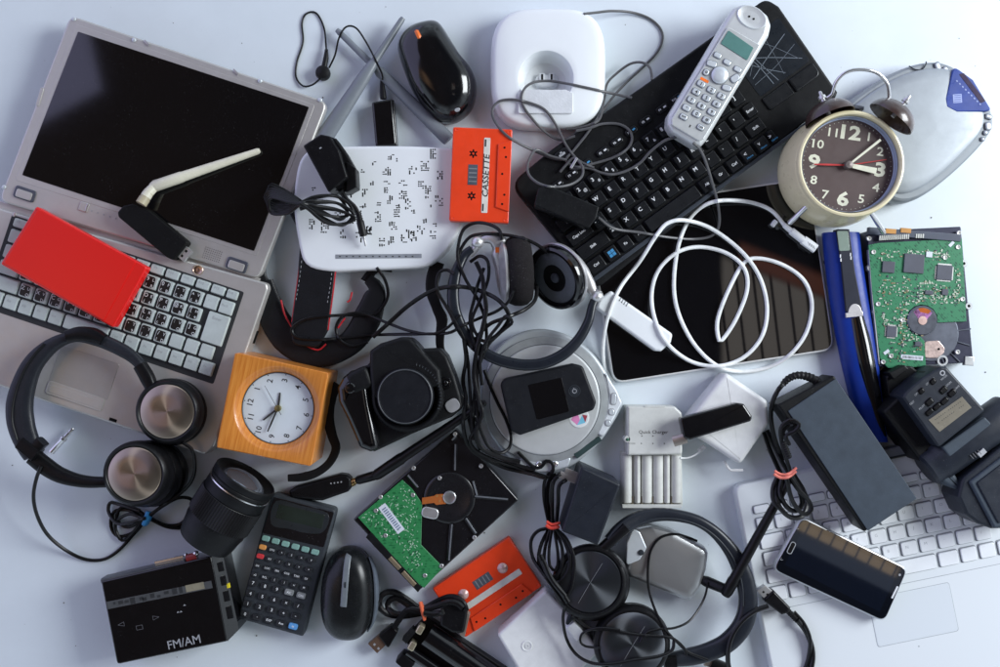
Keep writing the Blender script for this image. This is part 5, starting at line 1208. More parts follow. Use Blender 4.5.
t = Thing('camera', 'black single lens reflex camera without lens, a cap over its mount', 'camera', 406, 396, 0, 56, 27)
mb = MB(); o = [(350,374),(369,364),(372,352),(440,348),(447,356),(455,376),(461,396),(463,408),(452,417),(412,434),(374,452),(364,447)]
mb.prism(rnd(ccw(t.pp(o, 50)), [4,2,2,5,5,5,5,5,5,2,5,4], 3), 0, 50, 3, 4, bot=2); b = t.part('body', mb, BLKM)
mb = MB(); mb.prism(rnd(ccw(t.pp([(369.5,351),(380,343.5),(401,337),(410,337.5),(416,343),(440,370),(442,386),(372,400),(369.5,372)], 62)), [3,4,4,3,4,8,8,3,4], 4), 20, 62, 3.5, 4); hump = t.part('prism_housing', mb, BLKM, b)
mb = MB(); mb.prism(rnd(ccw(t.pp([(336.5,388),(342,378),(350,371),(361,369),(367,378),(371,405),(380,449),(370,452.5),(359,448),(347,420),(338,402)], 60)), [4,4,4,5,5,8,3,4,4,6,5], 4), 2, 60, 7, 6); gr = t.part('grip', mb, GLOSS, b)
mb = MB(); mb.prism(rnd(ccw(t.pp([(345,375),(366,364),(374,386),(352,396)], 61)), 6, 4), 20, 61, 4, 4); q = t.P(350,388,62); mb.lathe([(5,58),(5,62),(4,63),(.01,63.4)], Matrix.Translation((q.x,q.y,0)), 20, 1); t.part('shutter_release', mb, [BLKM, GLOSS], gr)
mb = MB(); c = t.P(407, 397, 66); Mx = Matrix.Translation((c.x, c.y, 0))
n2 = 120; L = []
for z, ro in ((50,33.5),(60,33.5),(61.5,32.8)): L.append([(c.x + (ro + (.5 if i % 2 else 0))*math.cos(2*math.pi*i/n2), c.y + (ro + (.5 if i % 2 else 0))*math.sin(2*math.pi*i/n2), z) for i in range(n2)])
mb.loft(L, cap0=False, cap1=False); mb.lathe([(33,61.4),(31,62),(29,61),(28.4,60)], Mx, 64, cap0=False, cap1=False)
for i in range(18):
    a = R(-48 + i*5.6); mb.sweep([Vector((c.x+30.2*math.cos(a), c.y+30.2*math.sin(a), 62.2)), Vector((c.x+32.4*math.cos(a), c.y+32.4*math.sin(a), 61.6))], .45, 6, 1)
mt = t.part('lens_mount', mb, [BLKM, GREY], b)
mb = MB(); c2 = t.P(405, 396.5, 68); mb.lathe([(26.5,58),(26.5,66),(25.9,67.3),(24.7,68),(23.9,67.9),(23.5,67.2),(.05,67.2)], Matrix.Translation((c2.x,c2.y,0)), 72)
t.part('body_cap', mb, mat('cap_black', (.008,.009,.012), .45, bump=.08, dust=.15, spec=.25), mt)
mb = MB(); mb.lathe([(24.4,67.9),(24.9,68.15),(25.4,67.9)], Matrix.Translation((c2.x,c2.y,0)), 72, cap0=False, cap1=False); t.part('cap_rim_highlight', mb, mat('rim_highlight_grey', (.07,.075,.08), .4), mt)  # thin lighter ring paints a highlight along the cap edge
q = t.P(445.5, 383, 54); mb = MB(); mb.lathe([(6,48),(6,54),(5,55.5),(3.4,55.8),(3,54.6),(1.5,55.6),(.01,55.8)], Matrix.Translation((q.x,q.y,0)), 28); t.part('release_button', mb, GLOSS, b)
q = t.P(452.5, 405.5, 51); mb = MB(); mb.prism(rrect(13.5, 12, 5.5, q.x, q.y, 6, 5), 49, 51.4, .5, 2); t.part('badge', mb, mat('warm_grey_badge', (.26,.26,.27), .35), b)
mb = MB(); mb.sweep([t.P(416,343.5,62), t.P(430,361,59), t.P(441,378,57)], .5, 6); t.part('edge_line', mb, GREY, hump)

# ------------------------------------------------------------------ black aerial adapter below the camera
# ------------------------------------------------------------------ second hard disk (under the aerial)
t = Thing('hard_disk', 'black hard disk with a partial green board, standing as a diamond above the red cassette', 'hard disk', 436, 511, 0, 25, 49)
mb = MB(); mb.prism(rnd(ccw(t.pp([(455.5,429),(518.5,500),(420,590),(353,519.5)], 23)), 2, 3), 0, 23, 1.2, 3); fr = t.part('case', mb, mat('piano_black_cast', (.007,.007,.009), .16, coat=.4, dust=.15))
c = t.P(449.5, 498, 24); mb = MB(); mb.lathe([(25,22),(25,23.8),(24,24.6),(20,24.8),(18.5,24.2),(.05,24.2)], Matrix.Translation((c.x,c.y,0)), 64); pl_ = t.part('motor_plate', mb, mat('piano_black_plate', (.008,.008,.010), .28, dust=.15), fr)
for (x0,y0,x1,y1) in ((455.5,444,455,470),(452,524,449,560),(475,496,508,499),(466,518,476,533),(473,481,477,495),(408,475,418,487),(452,440,456,436)):
    mb = MB(); a_, b_ = t.P(x0,y0,23.6), t.P(x1,y1,23.6); mb.sweep([a_, b_], 2.2, 10, 0, flat=1.6, e=3); mb.sweep([a_, b_], 1.1, 8, 1, flat=2.0, e=3); t.part('cast_rib', mb, [mat('piano_black_cast', (0,0,0)), mat('rib_grey', (.26,.28,.31), .3, .6)], fr)
pb = [(402,480),(412,489),(422,503.5),(421,545),(443,567.5),(424,588),(417,583),(358,517.5)]
mb = MB(); mb.prism(ccw(t.pp(pb, 25)), 22.8, 25, .2, 1); pcb = t.part('circuit_board', mb, PCB2, fr)
mb = MB(); rr = random.Random(12)
for _ in range(260):
    f, g = rr.random(), rr.random(); px = 362 + f*40 + g*45*.35; py = 515 - f*32 + g*60
    px, py = (362 + f*43 + g*22, 517 - f*35 + g*27) if rr.random() < .6 else (392 + f*26 + g*18, 530 + g*44 - f*10)
    if px > 418: px -= 12
    q = t.P(px, py, 25); w, h = rr.choice([(1.4,.8),(.8,1.4),(2.2,.7),(.7,2.2),(.7,.7)]); mb.box(q.x, q.y, w, h, 24.9, 25.02 + rr.uniform(.1,.3), bev=0, mi=rr.choice([0,0,1,0]), ang=rr.choice([0,90,45]))
t.part('components', mb, [mat('mint_solder', (.42,.62,.45), .4, .2), mat('dark_green_pad', (.01,.06,.03), .5)], pcb)
mb = MB(); q = t.P(391.5, 518.5, 25); mb.box(q.x, q.y, 8.2, 32, 24.8, 25.3, ang=-12-.0, bev=0, mi=0)
for i in range(11): 
    a = R(-12); yy = -12 + i*2.4; mb.box(q.x - yy*math.sin(a), q.y + yy*math.cos(a), 4.6, 1.2, 25.2, 25.38, ang=-12, bev=0, mi=1)
t.part('serial_label', mb, [LABEL, mat('slate_ink', (.16,.20,.30), .5)], pcb)
mb = MB(); mb.prism(ccw(t.pp([(422,498),(434,496),(436,494.5),(446,494),(446,504),(436,505),(434,503),(422,504.5)], 26)), 24, 25.6, .2, 1, 0)
for i in range(4): q = t.P(437 + i*2.6, 496 + (i%2)*5, 26); mb.box(q.x, q.y, 2, 1.6, 25.5, 25.8, bev=0, mi=1)
t.part('flex_cable', mb, [COPP, mat('gold_pads', (.62,.35,.12), .35, .6)], fr)
mb = MB(); q = t.P(449.5, 497.5, 26); mb.lathe([(6.4,24),(6.4,26),(5.7,26.6),(4.6,26.2),(.01,26.2)], Matrix.Translation((q.x,q.y,0)), 32); t.part('spindle', mb, mat('spindle_steel', (.42,.42,.43), .35, .9), pl_)
mb = MB(); q = t.P(430, 513, 25); mb.prism(rrect(17, 11, 5.4, q.x, q.y, 6, -62), 23, 25.6, 1.2, 3); t.part('oval_cover', mb, STEEL, fr)
screws(t, ((413.5,468),(380.5,497),(376,510.5),(413,495),(385.5,535.5),(439.5,478),(474.5,537.5),(441.5,566),(425,575.5),(481,466),(455,434)), 25.2, STEEL, r_=2.1)
mb = MB(); mb.prism(ccw(t.pp([(366,537),(371,532),(422,587),(418,592)], 24)), 12, 26, .6, 2, 0); cn = t.part('connector', mb, BLKM, fr)
for a, b_, m_ in ((.42,.62,0),(.68,.92,0)):
    mb = MB(); p0, p1 = t.P(368.5+50.5*a, 534.5+55*a, 26), t.P(368.5+50.5*b_, 534.5+55*b_, 26); mb.sweep([p0 + Vector((0,0,0)), p1], 2.2, 8, 0, flat=1.2, e=4); t.part('contact_row', mb, mat('dull_gold_contacts', (.30,.24,.16), .4, .6), cn)

t = Thing('wireless_adapter', 'black USB wireless adapter whose long black aerial reaches across to the disc player', 'wifi adapter', 320, 488, 0, 16, 14)
mb = MB(); mb.prism(rnd(ccw(t.pp([(288,491),(296,486),(340,474),(347,475),(351,479),(351.5,487),(348,492),(322,501),(291,499)], 15)), 3, 3), 0, 15, 3, 4, bot=2); b = t.part('adapter_body', mb, BLK)
mb = MB()
for i in range(4): q = t.P(331 + i*3.4, 483.5 - i*.5, 15.1); mb.sheet(circ(q.x, q.y, .8, 8), 15.06)
t.part('indicator', mb, INKG, b)
mb = MB(); mb.sweep([t.P(351,483,9), t.P(354,481.5,9), t.P(354.2,481.4,9), t.P(358,480,10)], [4.2,4.2,3.4,3.4], 14); t.part('connector', mb, GOLD, b)
A_, B_, D_ = t.P(357,480.5,12), t.P(376,475,20), t.P(378,474,22); E_ = t.P(485.5,402,52)
mb = MB(); mb.sweep([A_, A_.lerp(B_,.1), A_.lerp(B_,.9), B_], [3.8,4.6,4.8,4.4], 16); dd = E_ - D_
mb.sweep([D_ - dd*.03, D_, D_ + dd*.22, D_ + dd*.24, D_ + dd*.7, D_ + dd*.985, E_], [4.6,5.6,5.8,5.2,4.4,3.3,2.2], 16); t.part('aerial', mb, BLK)

# ------------------------------------------------------------------ battery charger
t = Thing('battery_charger', 'pale grey battery charger lettered Quick Charger with four empty bays', 'battery charger', 652, 456, 0, 26, 0)
mb = MB(); mb.prism(rnd(ccw(t.pp([(621.5,452),(682,452),(683,506),(622,508.5)], 15)), 1.5, 3), 0, 14, 1, 2, bot=1); mb.box(*t.P(652,506.5,20)[:2], 58, 3.5, 0, 20, bev=.6); base = t.part('tray', mb, PALEB)
mb = MB(); mb.prism(rnd(ccw(t.pp([(627,406),(675,406.5),(682,413),(682.5,454.5),(627,455.5)], 26)), [2,3,5,2,2], 4), 0, 26, 2.0, 3, bot=1); q = t.P(627,439,24); mb.lathe([(3.4,16),(3.4,25),(2.8,26)], Matrix.Translation((q.x,q.y,0)), 20, cap1=True); b = t.part('housing', mb, PALEB)
mb = MB(); q = t.P(655,406.5,26); mb.box(q.x, q.y, 20, 1.4, 22, 26.3, bev=.2); t.part('top_ridge', mb, PALEB, b)
for px, w in ((626.5,5.4),(637,3.2),(646.5,5.6),(658,5.6),(666.5,3.2),(676,5.2)):
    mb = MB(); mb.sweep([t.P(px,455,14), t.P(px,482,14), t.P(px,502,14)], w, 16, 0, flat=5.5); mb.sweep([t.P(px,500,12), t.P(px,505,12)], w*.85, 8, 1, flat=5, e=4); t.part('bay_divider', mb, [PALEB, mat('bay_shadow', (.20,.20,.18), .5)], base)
for px in (632,642,652.5,662.5,671.5):
    mb = MB(); q = t.P(px,500,14); mb.box(q.x, q.y, 2.4, 8, 12, 17, bev=.3); t.part('contact_spring', mb, mat('dull_contact', (.34,.31,.24), .35, .8), base)
mb = MB(); q = t.P(653.5,432.5,26); mb.text('Quick Charger', 4.7, q.x, q.y, 26.05, 0, 0, .015)
q = t.P(632,443.5,26); mb.text('POWER', 1.9, q.x, q.y, 26.05, 0, 0)
for px, py in ((642,436),(653,436),(641.5,443.5),(653,443.5),(664.5,443.5)): q = t.P(px,py,26); mb.sheet([(q.x-.7,q.y-.9),(q.x+.9,q.y),(q.x-.7,q.y+.9)], 26.05, 0)
t.part('lettering', mb, mat('grey_print', (.10,.10,.09), .5), b)
mb = MB(); q = t.P(627.5,439.5,26); mb.ball((q.x,q.y,25.6), 1.7); t.part('indicator', mb, mat('green_lamp_off', (.03,.12,.07), .2), b)

# ------------------------------------------------------------------ white plug with the black stick on it
t = Thing('plug_adapter', 'white square plug adapter with a bent metal prong, under the black USB stick', 'plug adapter', 728, 418, 0, 34, -44)
mb = MB(); mb.prism(rnd(ccw(t.pp([(726,372),(768,401),(769.5,424),(741,465),(688,431),(688,419)], 32)), [4,6,5,5,5,5], 4), 2, 32, 4.5, 5, bot=3); b = t.part('block', mb, WHT2)
mb = MB(); mb.sweep([t.P(724,461,20), t.P(728,468,20), t.P(731,470.5,20), t.P(743,470,20)], 1.4, 8, 0, flat=1); mb.sweep([t.P(699,451,10), t.P(705,446,12)], 2.4, 10, 0, flat=2.4, e=3); t.part('prong', mb, WHT2, b)
cable_part(t, 'cable', [(701,450),(695,455),(687,458),(680,458)], .9, WCAB)
t = Thing('usb_stick', 'glossy black USB stick lying across the white plug adapter', 'usb stick', 717, 422, 34, 46, 15.5)
mb = MB(); mb.prism(rnd(ccw(t.pp([(680,418.5),(737,403),(744,404),(752,416),(752,421),(690,440),(684,438)], 45)), [2,2,3,1,1,2,2], 3), -2, 11, 1.8, 3, bot=1.5); b = t.part('shell', mb, GLOSS)
mb = MB(); mb.sweep([t.P(691,437,44), t.P(751,419.5,44)], .8, 6); t.part('bottom_edge', mb, CHROME, b)
mb = MB(); mb.sweep([t.P(686,438,40), t.P(673.5,441.5,36)], 5, 10, 0, flat=2.4, e=5); t.part('usb_plug', mb, mat('tan_metal_plug', (.36,.32,.28), .35, .7), b)

# ------------------------------------------------------------------ lower white box
t = Thing('power_adapter', 'flat white square adapter with a small round emblem, below the red cassette', 'power adapter', 552, 637, 0, 24, 38)
mb = MB(); mb.prism(rnd(ccw(t.pp([(497,635),(546,589.5),(588,634),(600,652),(560,690),(530,690)], 24)), 4, 4), 1, 24, 3, 4, bot=2); b = t.part('block', mb, WHT2)
mb = MB(); q = t.P(527,646,24.2); mb.lathe([(5.4,23.6),(5.4,24.4),(4.6,24.7),(3.8,24.2),(3.4,24.2)], Matrix.Translation((q.x,q.y,0)), 32, cap0=False, cap1=False); mb.lathe([(2.0,24.1),(2.0,24.5),(1.3,24.5),(1.3,24.1)], Matrix.Translation((q.x,q.y,0)), 20, cap0=False, cap1=False); t.part('emblem', mb, WHT2, b)
mb = MB(); mb.prism(rnd(ccw(t.pp([(566,628),(574,622),(585,633),(577,642)], 30)), 1.5, 3), 10, 30, 1, 2); t.part('plug', mb, WHITE, b)

# ------------------------------------------------------------------ silver adapter with aerial, inside the headband
t = Thing('wireless_adapter', 'silver wireless adapter inside the lower headphones, its black aerial rising over the notebook', 'wifi adapter', 665, 560, 0, 22, -20)
mb = MB(); pl_s = rnd(ccw(t.pp([(634,527),(650,524),(672,530),(706,548),(709,553),(707,570),(700,590),(692,601),(684,600),(628,577),(624,570)], 20)), [3,4,6,4,3,6,6,5,4,5,5], 4); mb.dome(pl_s, 1, [(1.0,8),(1.0,14),(.985,17.5),(.95,20),(.88,21.4),(.7,22.3),(.4,22.8),(.1,23)]); b = t.part('shell', mb, mat('satin_silver_shell', (.50,.51,.52), .30, .8, var=.0, rvar=.0))
mb = MB(); mb.prism(rnd(ccw(t.pp([(627,543),(633,529),(640,532),(647,548),(640,560),(626,566)], 23)), 3, 3), 18, 22.8, 1, 2, 0); q = t.P(641,552.5,23); mb.lathe([(3,22.5),(2.6,24),(.01,24.2)], Matrix.Translation((q.x,q.y,0)), 18, 1); t.part('end_cap', mb, [SILVC, GREY], b)
A_, B_ = t.P(703,580,15), t.P(727,590,30); mb = MB(); mb.sweep([A_, A_.lerp(B_,.15), A_.lerp(B_,.9), B_], [4.6,5.4,5.0,4.6], 16); t.part('aerial_joint', mb, BLK)
D_, E_ = t.P(727,592,33), t.P(791,476,58); dd = E_ - D_; mb = MB(); mb.sweep([D_ - dd*.03, D_, D_ + dd*.1, D_ + dd*.12, D_ + dd*.7, D_ + dd*.985, E_], [4.4,5.6,5.8,5.2,4.4,3.3,2.4], 16); t.part('aerial', mb, BLK)
aer = t

# ------------------------------------------------------------------ lower headphones
t = Thing('headphones', 'black over ear headphones with spun black discs at the bottom centre', 'headphones', 660, 585, 0, 30, 0)
hb = ribbon(t, [(610,541,40),(621,529,38),(638,518.5,34),(658,514.5,32),(680,516,32),(700,522,32),(718,535,32),(734,555,32),(744,578,32),(748,602,32),(743,624,32),(728,642,30),(708,652,28),(688,657,28),(668,660,30)],
            [13,14,14,12,11,11,13,16,18,18,19,19,18,17,13], 20, 12, 'headband', mat('slate_headband', (.014,.017,.024), .32, dust=.15, spec=.35))
mb = MB(); mb.sweep([t.P(x,y,z) for x,y,z in ((598,553,38),(605,546,40),(616,536,41),(626,527,40))], [6,5,5,5.5], 12, 0, flat=6, e=3); t.part('slider', mb, BLK, hb); mb = MB(); mb.sweep([t.P(676,661,32), t.P(664,662,32)], 7, 12, 0, flat=6, e=3); t.part('slider', mb, BLK, hb)
mb = MB(); L = catmull([t.P(x,y,38) for x,y in ((640,522),(660,518.5),(682,520),(704,528),(722,543),(735,562),(742,585),(743,606))], 4); mb.sweep(L, .9, 6); t.part('headband_seam', mb, GREY, hb)
for cx, cy, r, bx, by, tlt in ((590.5,583,31,594,586,0), (633,646,34,631,640,1)):
    q, q2 = t.P(cx,cy,50), t.P(bx,by,10); mb = MB(); L = []
    for f, rr_, z in ((0,34,2),(.1,37,6),(.25,38.5,14),(.4,36,19),(.5,38.5,22),(.8,39,36),(.95,37.5,44),(1,35,46.5),(1,32.5,46.8),(1,31.5,45.6),(1,.1,45.4)):
        c_ = q2.lerp(q, f); rad = rr_*.955; n_ = 64; L.append([(c_.x + rad*math.cos(2*math.pi*i/n_), c_.y + rad*math.sin(2*math.pi*i/n_), z) for i in range(n_)])
    mb.loft(L); cup = t.part('ear_cup', mb, BLK)
    t.spun('disc', [(r*.955,-1),(r*.955,.8),(r*.93,1.5),(r*.5,2.2),(.05,2.4)], (q.x, q.y, 45.2), DISCB, cup, n=72)
    mb = MB(); mb.sweep([Vector((q.x-11.5, q.y-20, 47.5)), Vector((q.x, q.y, 48.2)), Vector((q.x+11.5, q.y+18, 47.5))], .22, 6, 0, flat=.12); t.part('disc_line', mb, mat('dim_line', (.16,.17,.18), .4), cup)

# ------------------------------------------------------------------ silver jointed headset in the centre
t = Thing('headphones', 'headset with silver ball joints and foam ear pads above the centre disc player', 'headphones', 525, 300, 0, 30, 0)
hb = ribbon(t, [(472,249,40),(464,256,40),(455.5,275,44),(453,297,46),(457,318,46),(470,340,46),(490,356,48),(515,364,48),(540,364,48),(562,355,48),(578,340,46),(588,322,44),(592,306,42),(595,300,40)], [8,10,11.5,12,11.5,11,11,11,11,11,11,10,9,8], 44, 10, 'headband', mat('blue_black_band', (.012,.015,.021), .3, spec=.35))
for px, py in ((477.5,242.5),(597,296.5)):
    mb = MB(); q = t.P(px, py, 42); mb.ball(tuple(q), 6.2, 24); t.part('ball_joint', mb, mat('satin_ball', (.62,.62,.62), .35, .7), hb)
mb = MB(); L = [t.P(x,y,z) for x,y,z in ((480,240,40),(492,238,42),(501,246,40),(502,262,36),(502,285,34),(504,298,30))]; mb.sweep(catmull(L, 3), [3,8,11,7,5,3], 16, 0, flat=[3,6,8,7,6,3], e=2.6); mb.sweep([t.P(470,254,38), t.P(477,246,42)], 4, 12, 0)
sh = t.part('silver_yoke', mb, mat('satin_yoke', (.50,.49,.50), .36, .65), hb)
mb = MB(); q = t.P(498,250,46); mb.box(q.x, q.y, 5, 5, 40, 47, bev=.3, mi=0); mb.text('R', .1, q.x, q.y, 47.1, 0, 0); t.part('side_mark', mb, ORW, sh)
c_ = t.P(517,271,36); ax = Vector((-1,-.06,.10)).normalized(); Mq = Matrix.Translation(c_) @ ax.to_track_quat('Z','Y').to_matrix().to_4x4() 
mb = MB(); mb.lathe([(20,-13),(29,-12.5),(33,-8),(34,-2),(33.4,4),(31,9),(28,11),(20,11)], Mq, 48, cap0=True); 
t.part('ear_pad', mb, FOAM)
mb = MB(); mb.lathe([(28,9),(28,12),(30,12.5),(30,14),(24,17),(10,18)], Mq, 48, cap0=False); t.part('ear_shell', mb, sh.data.materials[0])
c_ = t.P(557,277,36); n_ = Vector((-.66,-.36,.66)); n_.normalize(); Mq = Matrix.Translation(c_) @ n_.to_track_quat('Z','Y').to_matrix().to_4x4()
Mq2 = Mq @ Matrix.Scale(1.0, 4)
mb = MB(); mb.lathe([(30,-6),(32,-2),(32.4,2),(31.4,5),(29,6.4),(26,5.2),(25.2,3.4)], Mq, 64, cap1=False); pad2 = t.part('ear_pad', mb, GLOSS)
mb = MB(); mb.lathe([(25.4,3.6),(22,4.4),(14,4.2),(13.5,4.0)], Mq, 64, 0, cap0=False, cap1=False); mb.lathe([(13.5,4.2),(12.6,4.6),(11,3.4),(.05,2.6)], Mq, 48, 1, cap0=False); mb.lathe([(5,3.0),(4.6,4.2),(.05,4.6)], Mq, 24, 2); t.part('speaker_mesh', mb, [mat('grey_mesh', (.09,.10,.115), .6, bump=1., bscale=1800), HOLE, DSTEEL], pad2)
mb = MB(); mb.lathe([(31,-5.5),(33.4,-5),(33.4,-2.5),(32.4,-2)], Mq, 64, cap0=False, cap1=False)
L = [t.P(x,y,z) for x,y,z in ((565,249,36),(577,262,38),(586,278,40),(592,290,41),(596,296,41))]; mb.sweep(catmull(L, 3), [3,5,6.5,6,4], 14, 0, flat=[2,3,4,4,3]); mb.sweep([t.P(592,303,40), t.P(599,290,42)], 3.4, 12, 0); t.part('silver_yoke', mb, sh.data.materials[0], hb)
hs = t

# ------------------------------------------------------------------ adapter with prongs and red tied cable
t = Thing('power_adapter', 'black plug adapter with bare prongs above the lower headphones', 'power adapter', 591, 506, 0, 52, -25)
mb = MB(); mb.prism(rnd(ccw(t.pp([(581.5,466.5),(621,484.5),(598,545.5),(561.5,531.5)], 52)), 2.5, 3), 0, 52, 2.2, 3, bot=1); b = t.part('adapter_body', mb, mat('adapter_black_blue', (.013,.016,.023), .42, dust=.15, bump=.1, spec=.28))
for z0 in ((567,474),(572,470.5)):
    mb = MB(); a_, b_ = t.P(z0[0]+12,z0[1]+8,40), t.P(z0[0]-7,z0[1],40); mb.sweep([a_, b_], 3.2, 8, 0, flat=1, e=6); t.part('prong', mb, mat('dull_prong', (.42,.40,.40), .35, .8), b)
adp2 = t

# ------------------------------------------------------------------ sync cable and battery case at the bottom
t = Thing('battery_case', 'open black battery holder with sprung gold contacts at the bottom edge', 'battery holder', 450, 650, 0, 22, -38)
mb = MB(); mb.prism(rnd(ccw(t.pp([(426,619),(509,674),(490,702),(401,643)], 20)), 2, 3), 0, 12, 1, 3, bot=1); b = t.part('tray', mb, BLK)
for (x0,y0,x1,y1,r_) in ((427,634,500,684,12.5),(408,650,482,700,6)):
    mb = MB(); mb.sweep([t.P(x0,y0,14), t.P(x1,y1,14)], r_, 20, 0); t.part('bay', mb, GLOSS, b)
mb = MB(); mb.prism(ccw(t.pp([(402,640),(412,629),(416,632),(406,644)], 24)), 10, 24, .5, 2); t.part('end_wall', mb, BLKM, b)
for px, py in ((420,630),(412,646.5)):
    q = t.P(px, py, 24); mb = MB(); mb.prism(rrect(6.5, 9, 1.5, q.x, q.y, 3, 8), 14, 24, 1, 2); t.part('contact', mb, mat('champagne_contact', (.55,.50,.36), .3, .8), b)
mb = MB(); q = t.P(405,663,18); mb.prism(rrect(16, 12, 2, q.x, q.y, 3, -4), 2, 18, 1, 2); t.part('clip', mb, BLK, b)

t = Thing('sync_cable', 'thick black sync cable coiled over the red cassette corner, with a flat wide plug', 'cable', 425, 612, 0, 18, 0)
mb = MB(); mb.prism(rnd(ccw(t.pp([(441,605),(455,600),(468,610),(464,634),(452,633),(440,626)], 27)), 4, 3), 10, 27, 2.5, 3, bot=2); pg = t.part('dock_plug', mb, BLK)
mb = MB(); mb.prism(ccw(t.pp([(465,612.5),(470,614.5),(464.5,637.5),(459.5,635)], 24)), 13, 24, .5, 2); t.part('plug_mouth', mb, mat('tan_metal_plug', (.36,.32,.28), .35, .7), pg)
mb = MB(); mb.prism(rnd(ccw(t.pp([(378,636),(391,625.5),(398,632),(388,649)], 14)), 2, 3), 3, 14, 1.4, 3); us = t.part('usb_housing', mb, BLK)
mb = MB(); mb.prism(ccw(t.pp([(368,644),(379,635),(386.5,644.5),(377,653.5)], 12)), 5, 12, .4, 2, 0)
for px, py in ((374.5,644.5),(378.5,648.5)): q = t.P(px,py,12); mb.box(q.x, q.y, 2.2, 2.2, 11.8, 12.1, ang=-40, bev=0, mi=1)
t.part('usb_plug', mb, [BROWNP, INKG], us)
for i, pts in enumerate(([(422,611),(408,600),(394,592),(383,594),(379,604),(386,613),(402,616),(422,613)],
            [(422,611),(410,606),(397,598),(389,601),(388,608),(396,614),(410,613),(424,609)],
            [(422,612),(408,610),(399,620),(394,628)],
            [(424,609),(436,602),(448,597),(458,598),(464,604),(466,610)],
            [(424,610),(437,606),(448,602),(457,603),(463,608)],
            [(424,613),(434,614),(443,612)])):
    cable_part(t, 'cable', pts, 3.0, CAB)
t = Thing('cable_tie', 'orange brown tie round the thick black sync cable', 'cable tie', 422, 610, 8, 18, 0)
mb = MB(); a_, b_ = t.P(420.5,602,19), t.P(424.5,617.5,19); mb.sweep([a_, a_.lerp(b_,.5) + Vector((.5,0,2.5)), b_], [1.8,2.4,2], 12, 0, flat=6); t.solo(mb, OTIE)
# ------------------------------------------------------------------ loose cables, laid over everything
# phone base lead and adapter lead
cable_part(phone_ad, 'cable', [(598,217.5,44),(614,228.5),(640,232.5),(670,237.5),(695,239),(712,235.5),(719,225),(718,205),(712,182),(705,160),(699,148),(693,143)], 1.35, GCAB)
cable_part(phone_ad, 'cable', [(676,137),(664,141),(650,152),(640,163),(626,171),(612,174.5),(600,172.5),(588,168),(570,168.5)], 1.35, GCAB)
for pts in ([(584,14,12),(597,12.5),(612,11),(632,12.5),(650,19),(661,30),(662,42),(655,55),(641,69),(627,82),(613,97),(600,115),(586,135),(574,150),(566,160),(576,167),(592,164),(612,158),(626,150),(632,140),(629,130),(618,124),(602,124),(590,128),(576,131)],
            [(652,80),(650,68),(642,62.5),(630,64),(616,74),(607,84),(604,100),(600,118),(592,124),(578,128),(566,129)],
            [(632,98),(610,93),(588,88),(566,83.5),(548,81),(532,83),(523,91),(522,103),(530,116),(545,132),(560,140),(575,136)],
            [(566,160),(552,158),(530,149),(510,138),(497,125),(492,112),(498,102),(512,99.5),(530,103),(545,110),(556,125),(566,145),(578,160),(594,168)],
            [(566,160),(550,156),(536,150),(528,163),(529,175),(540,184),(556,187),(572,184),(582,176),(582,166),(574,158),(566,165),(560,172)]):
    cable_part(t_pb := phone_ad, 'cable', pts, 1.3, GCAB)
mb = MB(); q = t_pb.P(574, 160, 42); mb.sweep([t_pb.P(571,168,42), t_pb.P(577,158,43)], 1.3, 8, 0); t_pb.part('wire_twist', mb, STEEL)

# white cable
t = Thing('charging_cable', 'long white cable looped over the black tablet, ending in a slim white plug', 'cable', 730, 290, 9, 12, 0)
cable_part(t, 'cable', [(785,226),(772,211),(755,203.5),(735,200.5),(715,201.5),(699,209),(686,225),(677,252),(674,290),(681,320),(698,349),(722,368),(752,371),(782,361),(804,337),(812,307),(805,282),(785,266),(760,258.5),(744,263),(729,289),(718,318),(718,336),(722,340),(736,319),(747,290),(744,268),(726,253),(700,247),(678,252),(660,268),(652,290),(654,316),(666,342),(690,361),(718,366),(744,357),(762,336),(767,308),(760,278),(742,252),(712,229),(686,220.5),(668,223),(656,236),(640,261),(620,288),(608,316),(603,345),(605,368),(614,383)], 2.0, WCAB)
mb = MB(); mb.sweep([t.P(784,225,14), t.P(791,231,14), t.P(791.2,231.1,14), t.P(804,241,14)], [2.6,2.8,3.8,3.8], 14); mb.sweep([t.P(803,240,14), t.P(815.5,249,14)], 4.6, 14, 0, flat=3.4, e=4); mb.sweep([t.P(776,221,13), t.P(772,226,13)], 2.4, 10, 0, flat=2.6, e=3); pl_ = t.part('plug', mb, WHITE)
mb = MB()
for i in range(4): q = t.P(806 + i*1.8, 244.5 + i*1.2, 17.6); mb.box(q.x, q.y, .7, 4, 17, 17.7, ang=-35 + 55, bev=0)
t.part('plug_grip', mb, INKG, pl_)

# cable of the brick: bundle with salmon band
t = brick
for pts, r_ in (([(783,384,50),(777,392),(772,404),(771,420),(775,440),(783,460)],2.3), ([(764,432),(770,450),(777,466),(781,474)],2.2), ([(767,430),(775,448),(782,462),(788,472)],2.2),
                ([(796,424),(788,426),(783,433),(789,444),(786,436),(795,431),(799,424),(790,420),(781,428),(782,444),(786,458),(791,473)],1.9),
                ([(781,474),(776,490),(779,506),(790,517),(802,516),(807,504),(803,490),(793,474)],2.4), ([(783,474),(780,492),(786,506),(795,511),(802,504),(799,490),(790,474)],2.4),
                ([(788,474),(797,488),(808,500),(811,510),(803,514),(792,500),(786,476)],2.2), ([(779,474),(773,488),(774,502),(784,512)],2.2)):
    cable_part(t, 'cable', pts, r_, CAB)
a_, b_ = t.P(783,442,56), t.P(789,458,54); mb = MB(); N_ = 14
mb.sweep([a_.lerp(b_, i/N_) for i in range(N_+1)], [3.0*(1.12 if i % 2 else .86) for i in range(N_+1)], 12); t.part('strain_relief', mb, RUB)
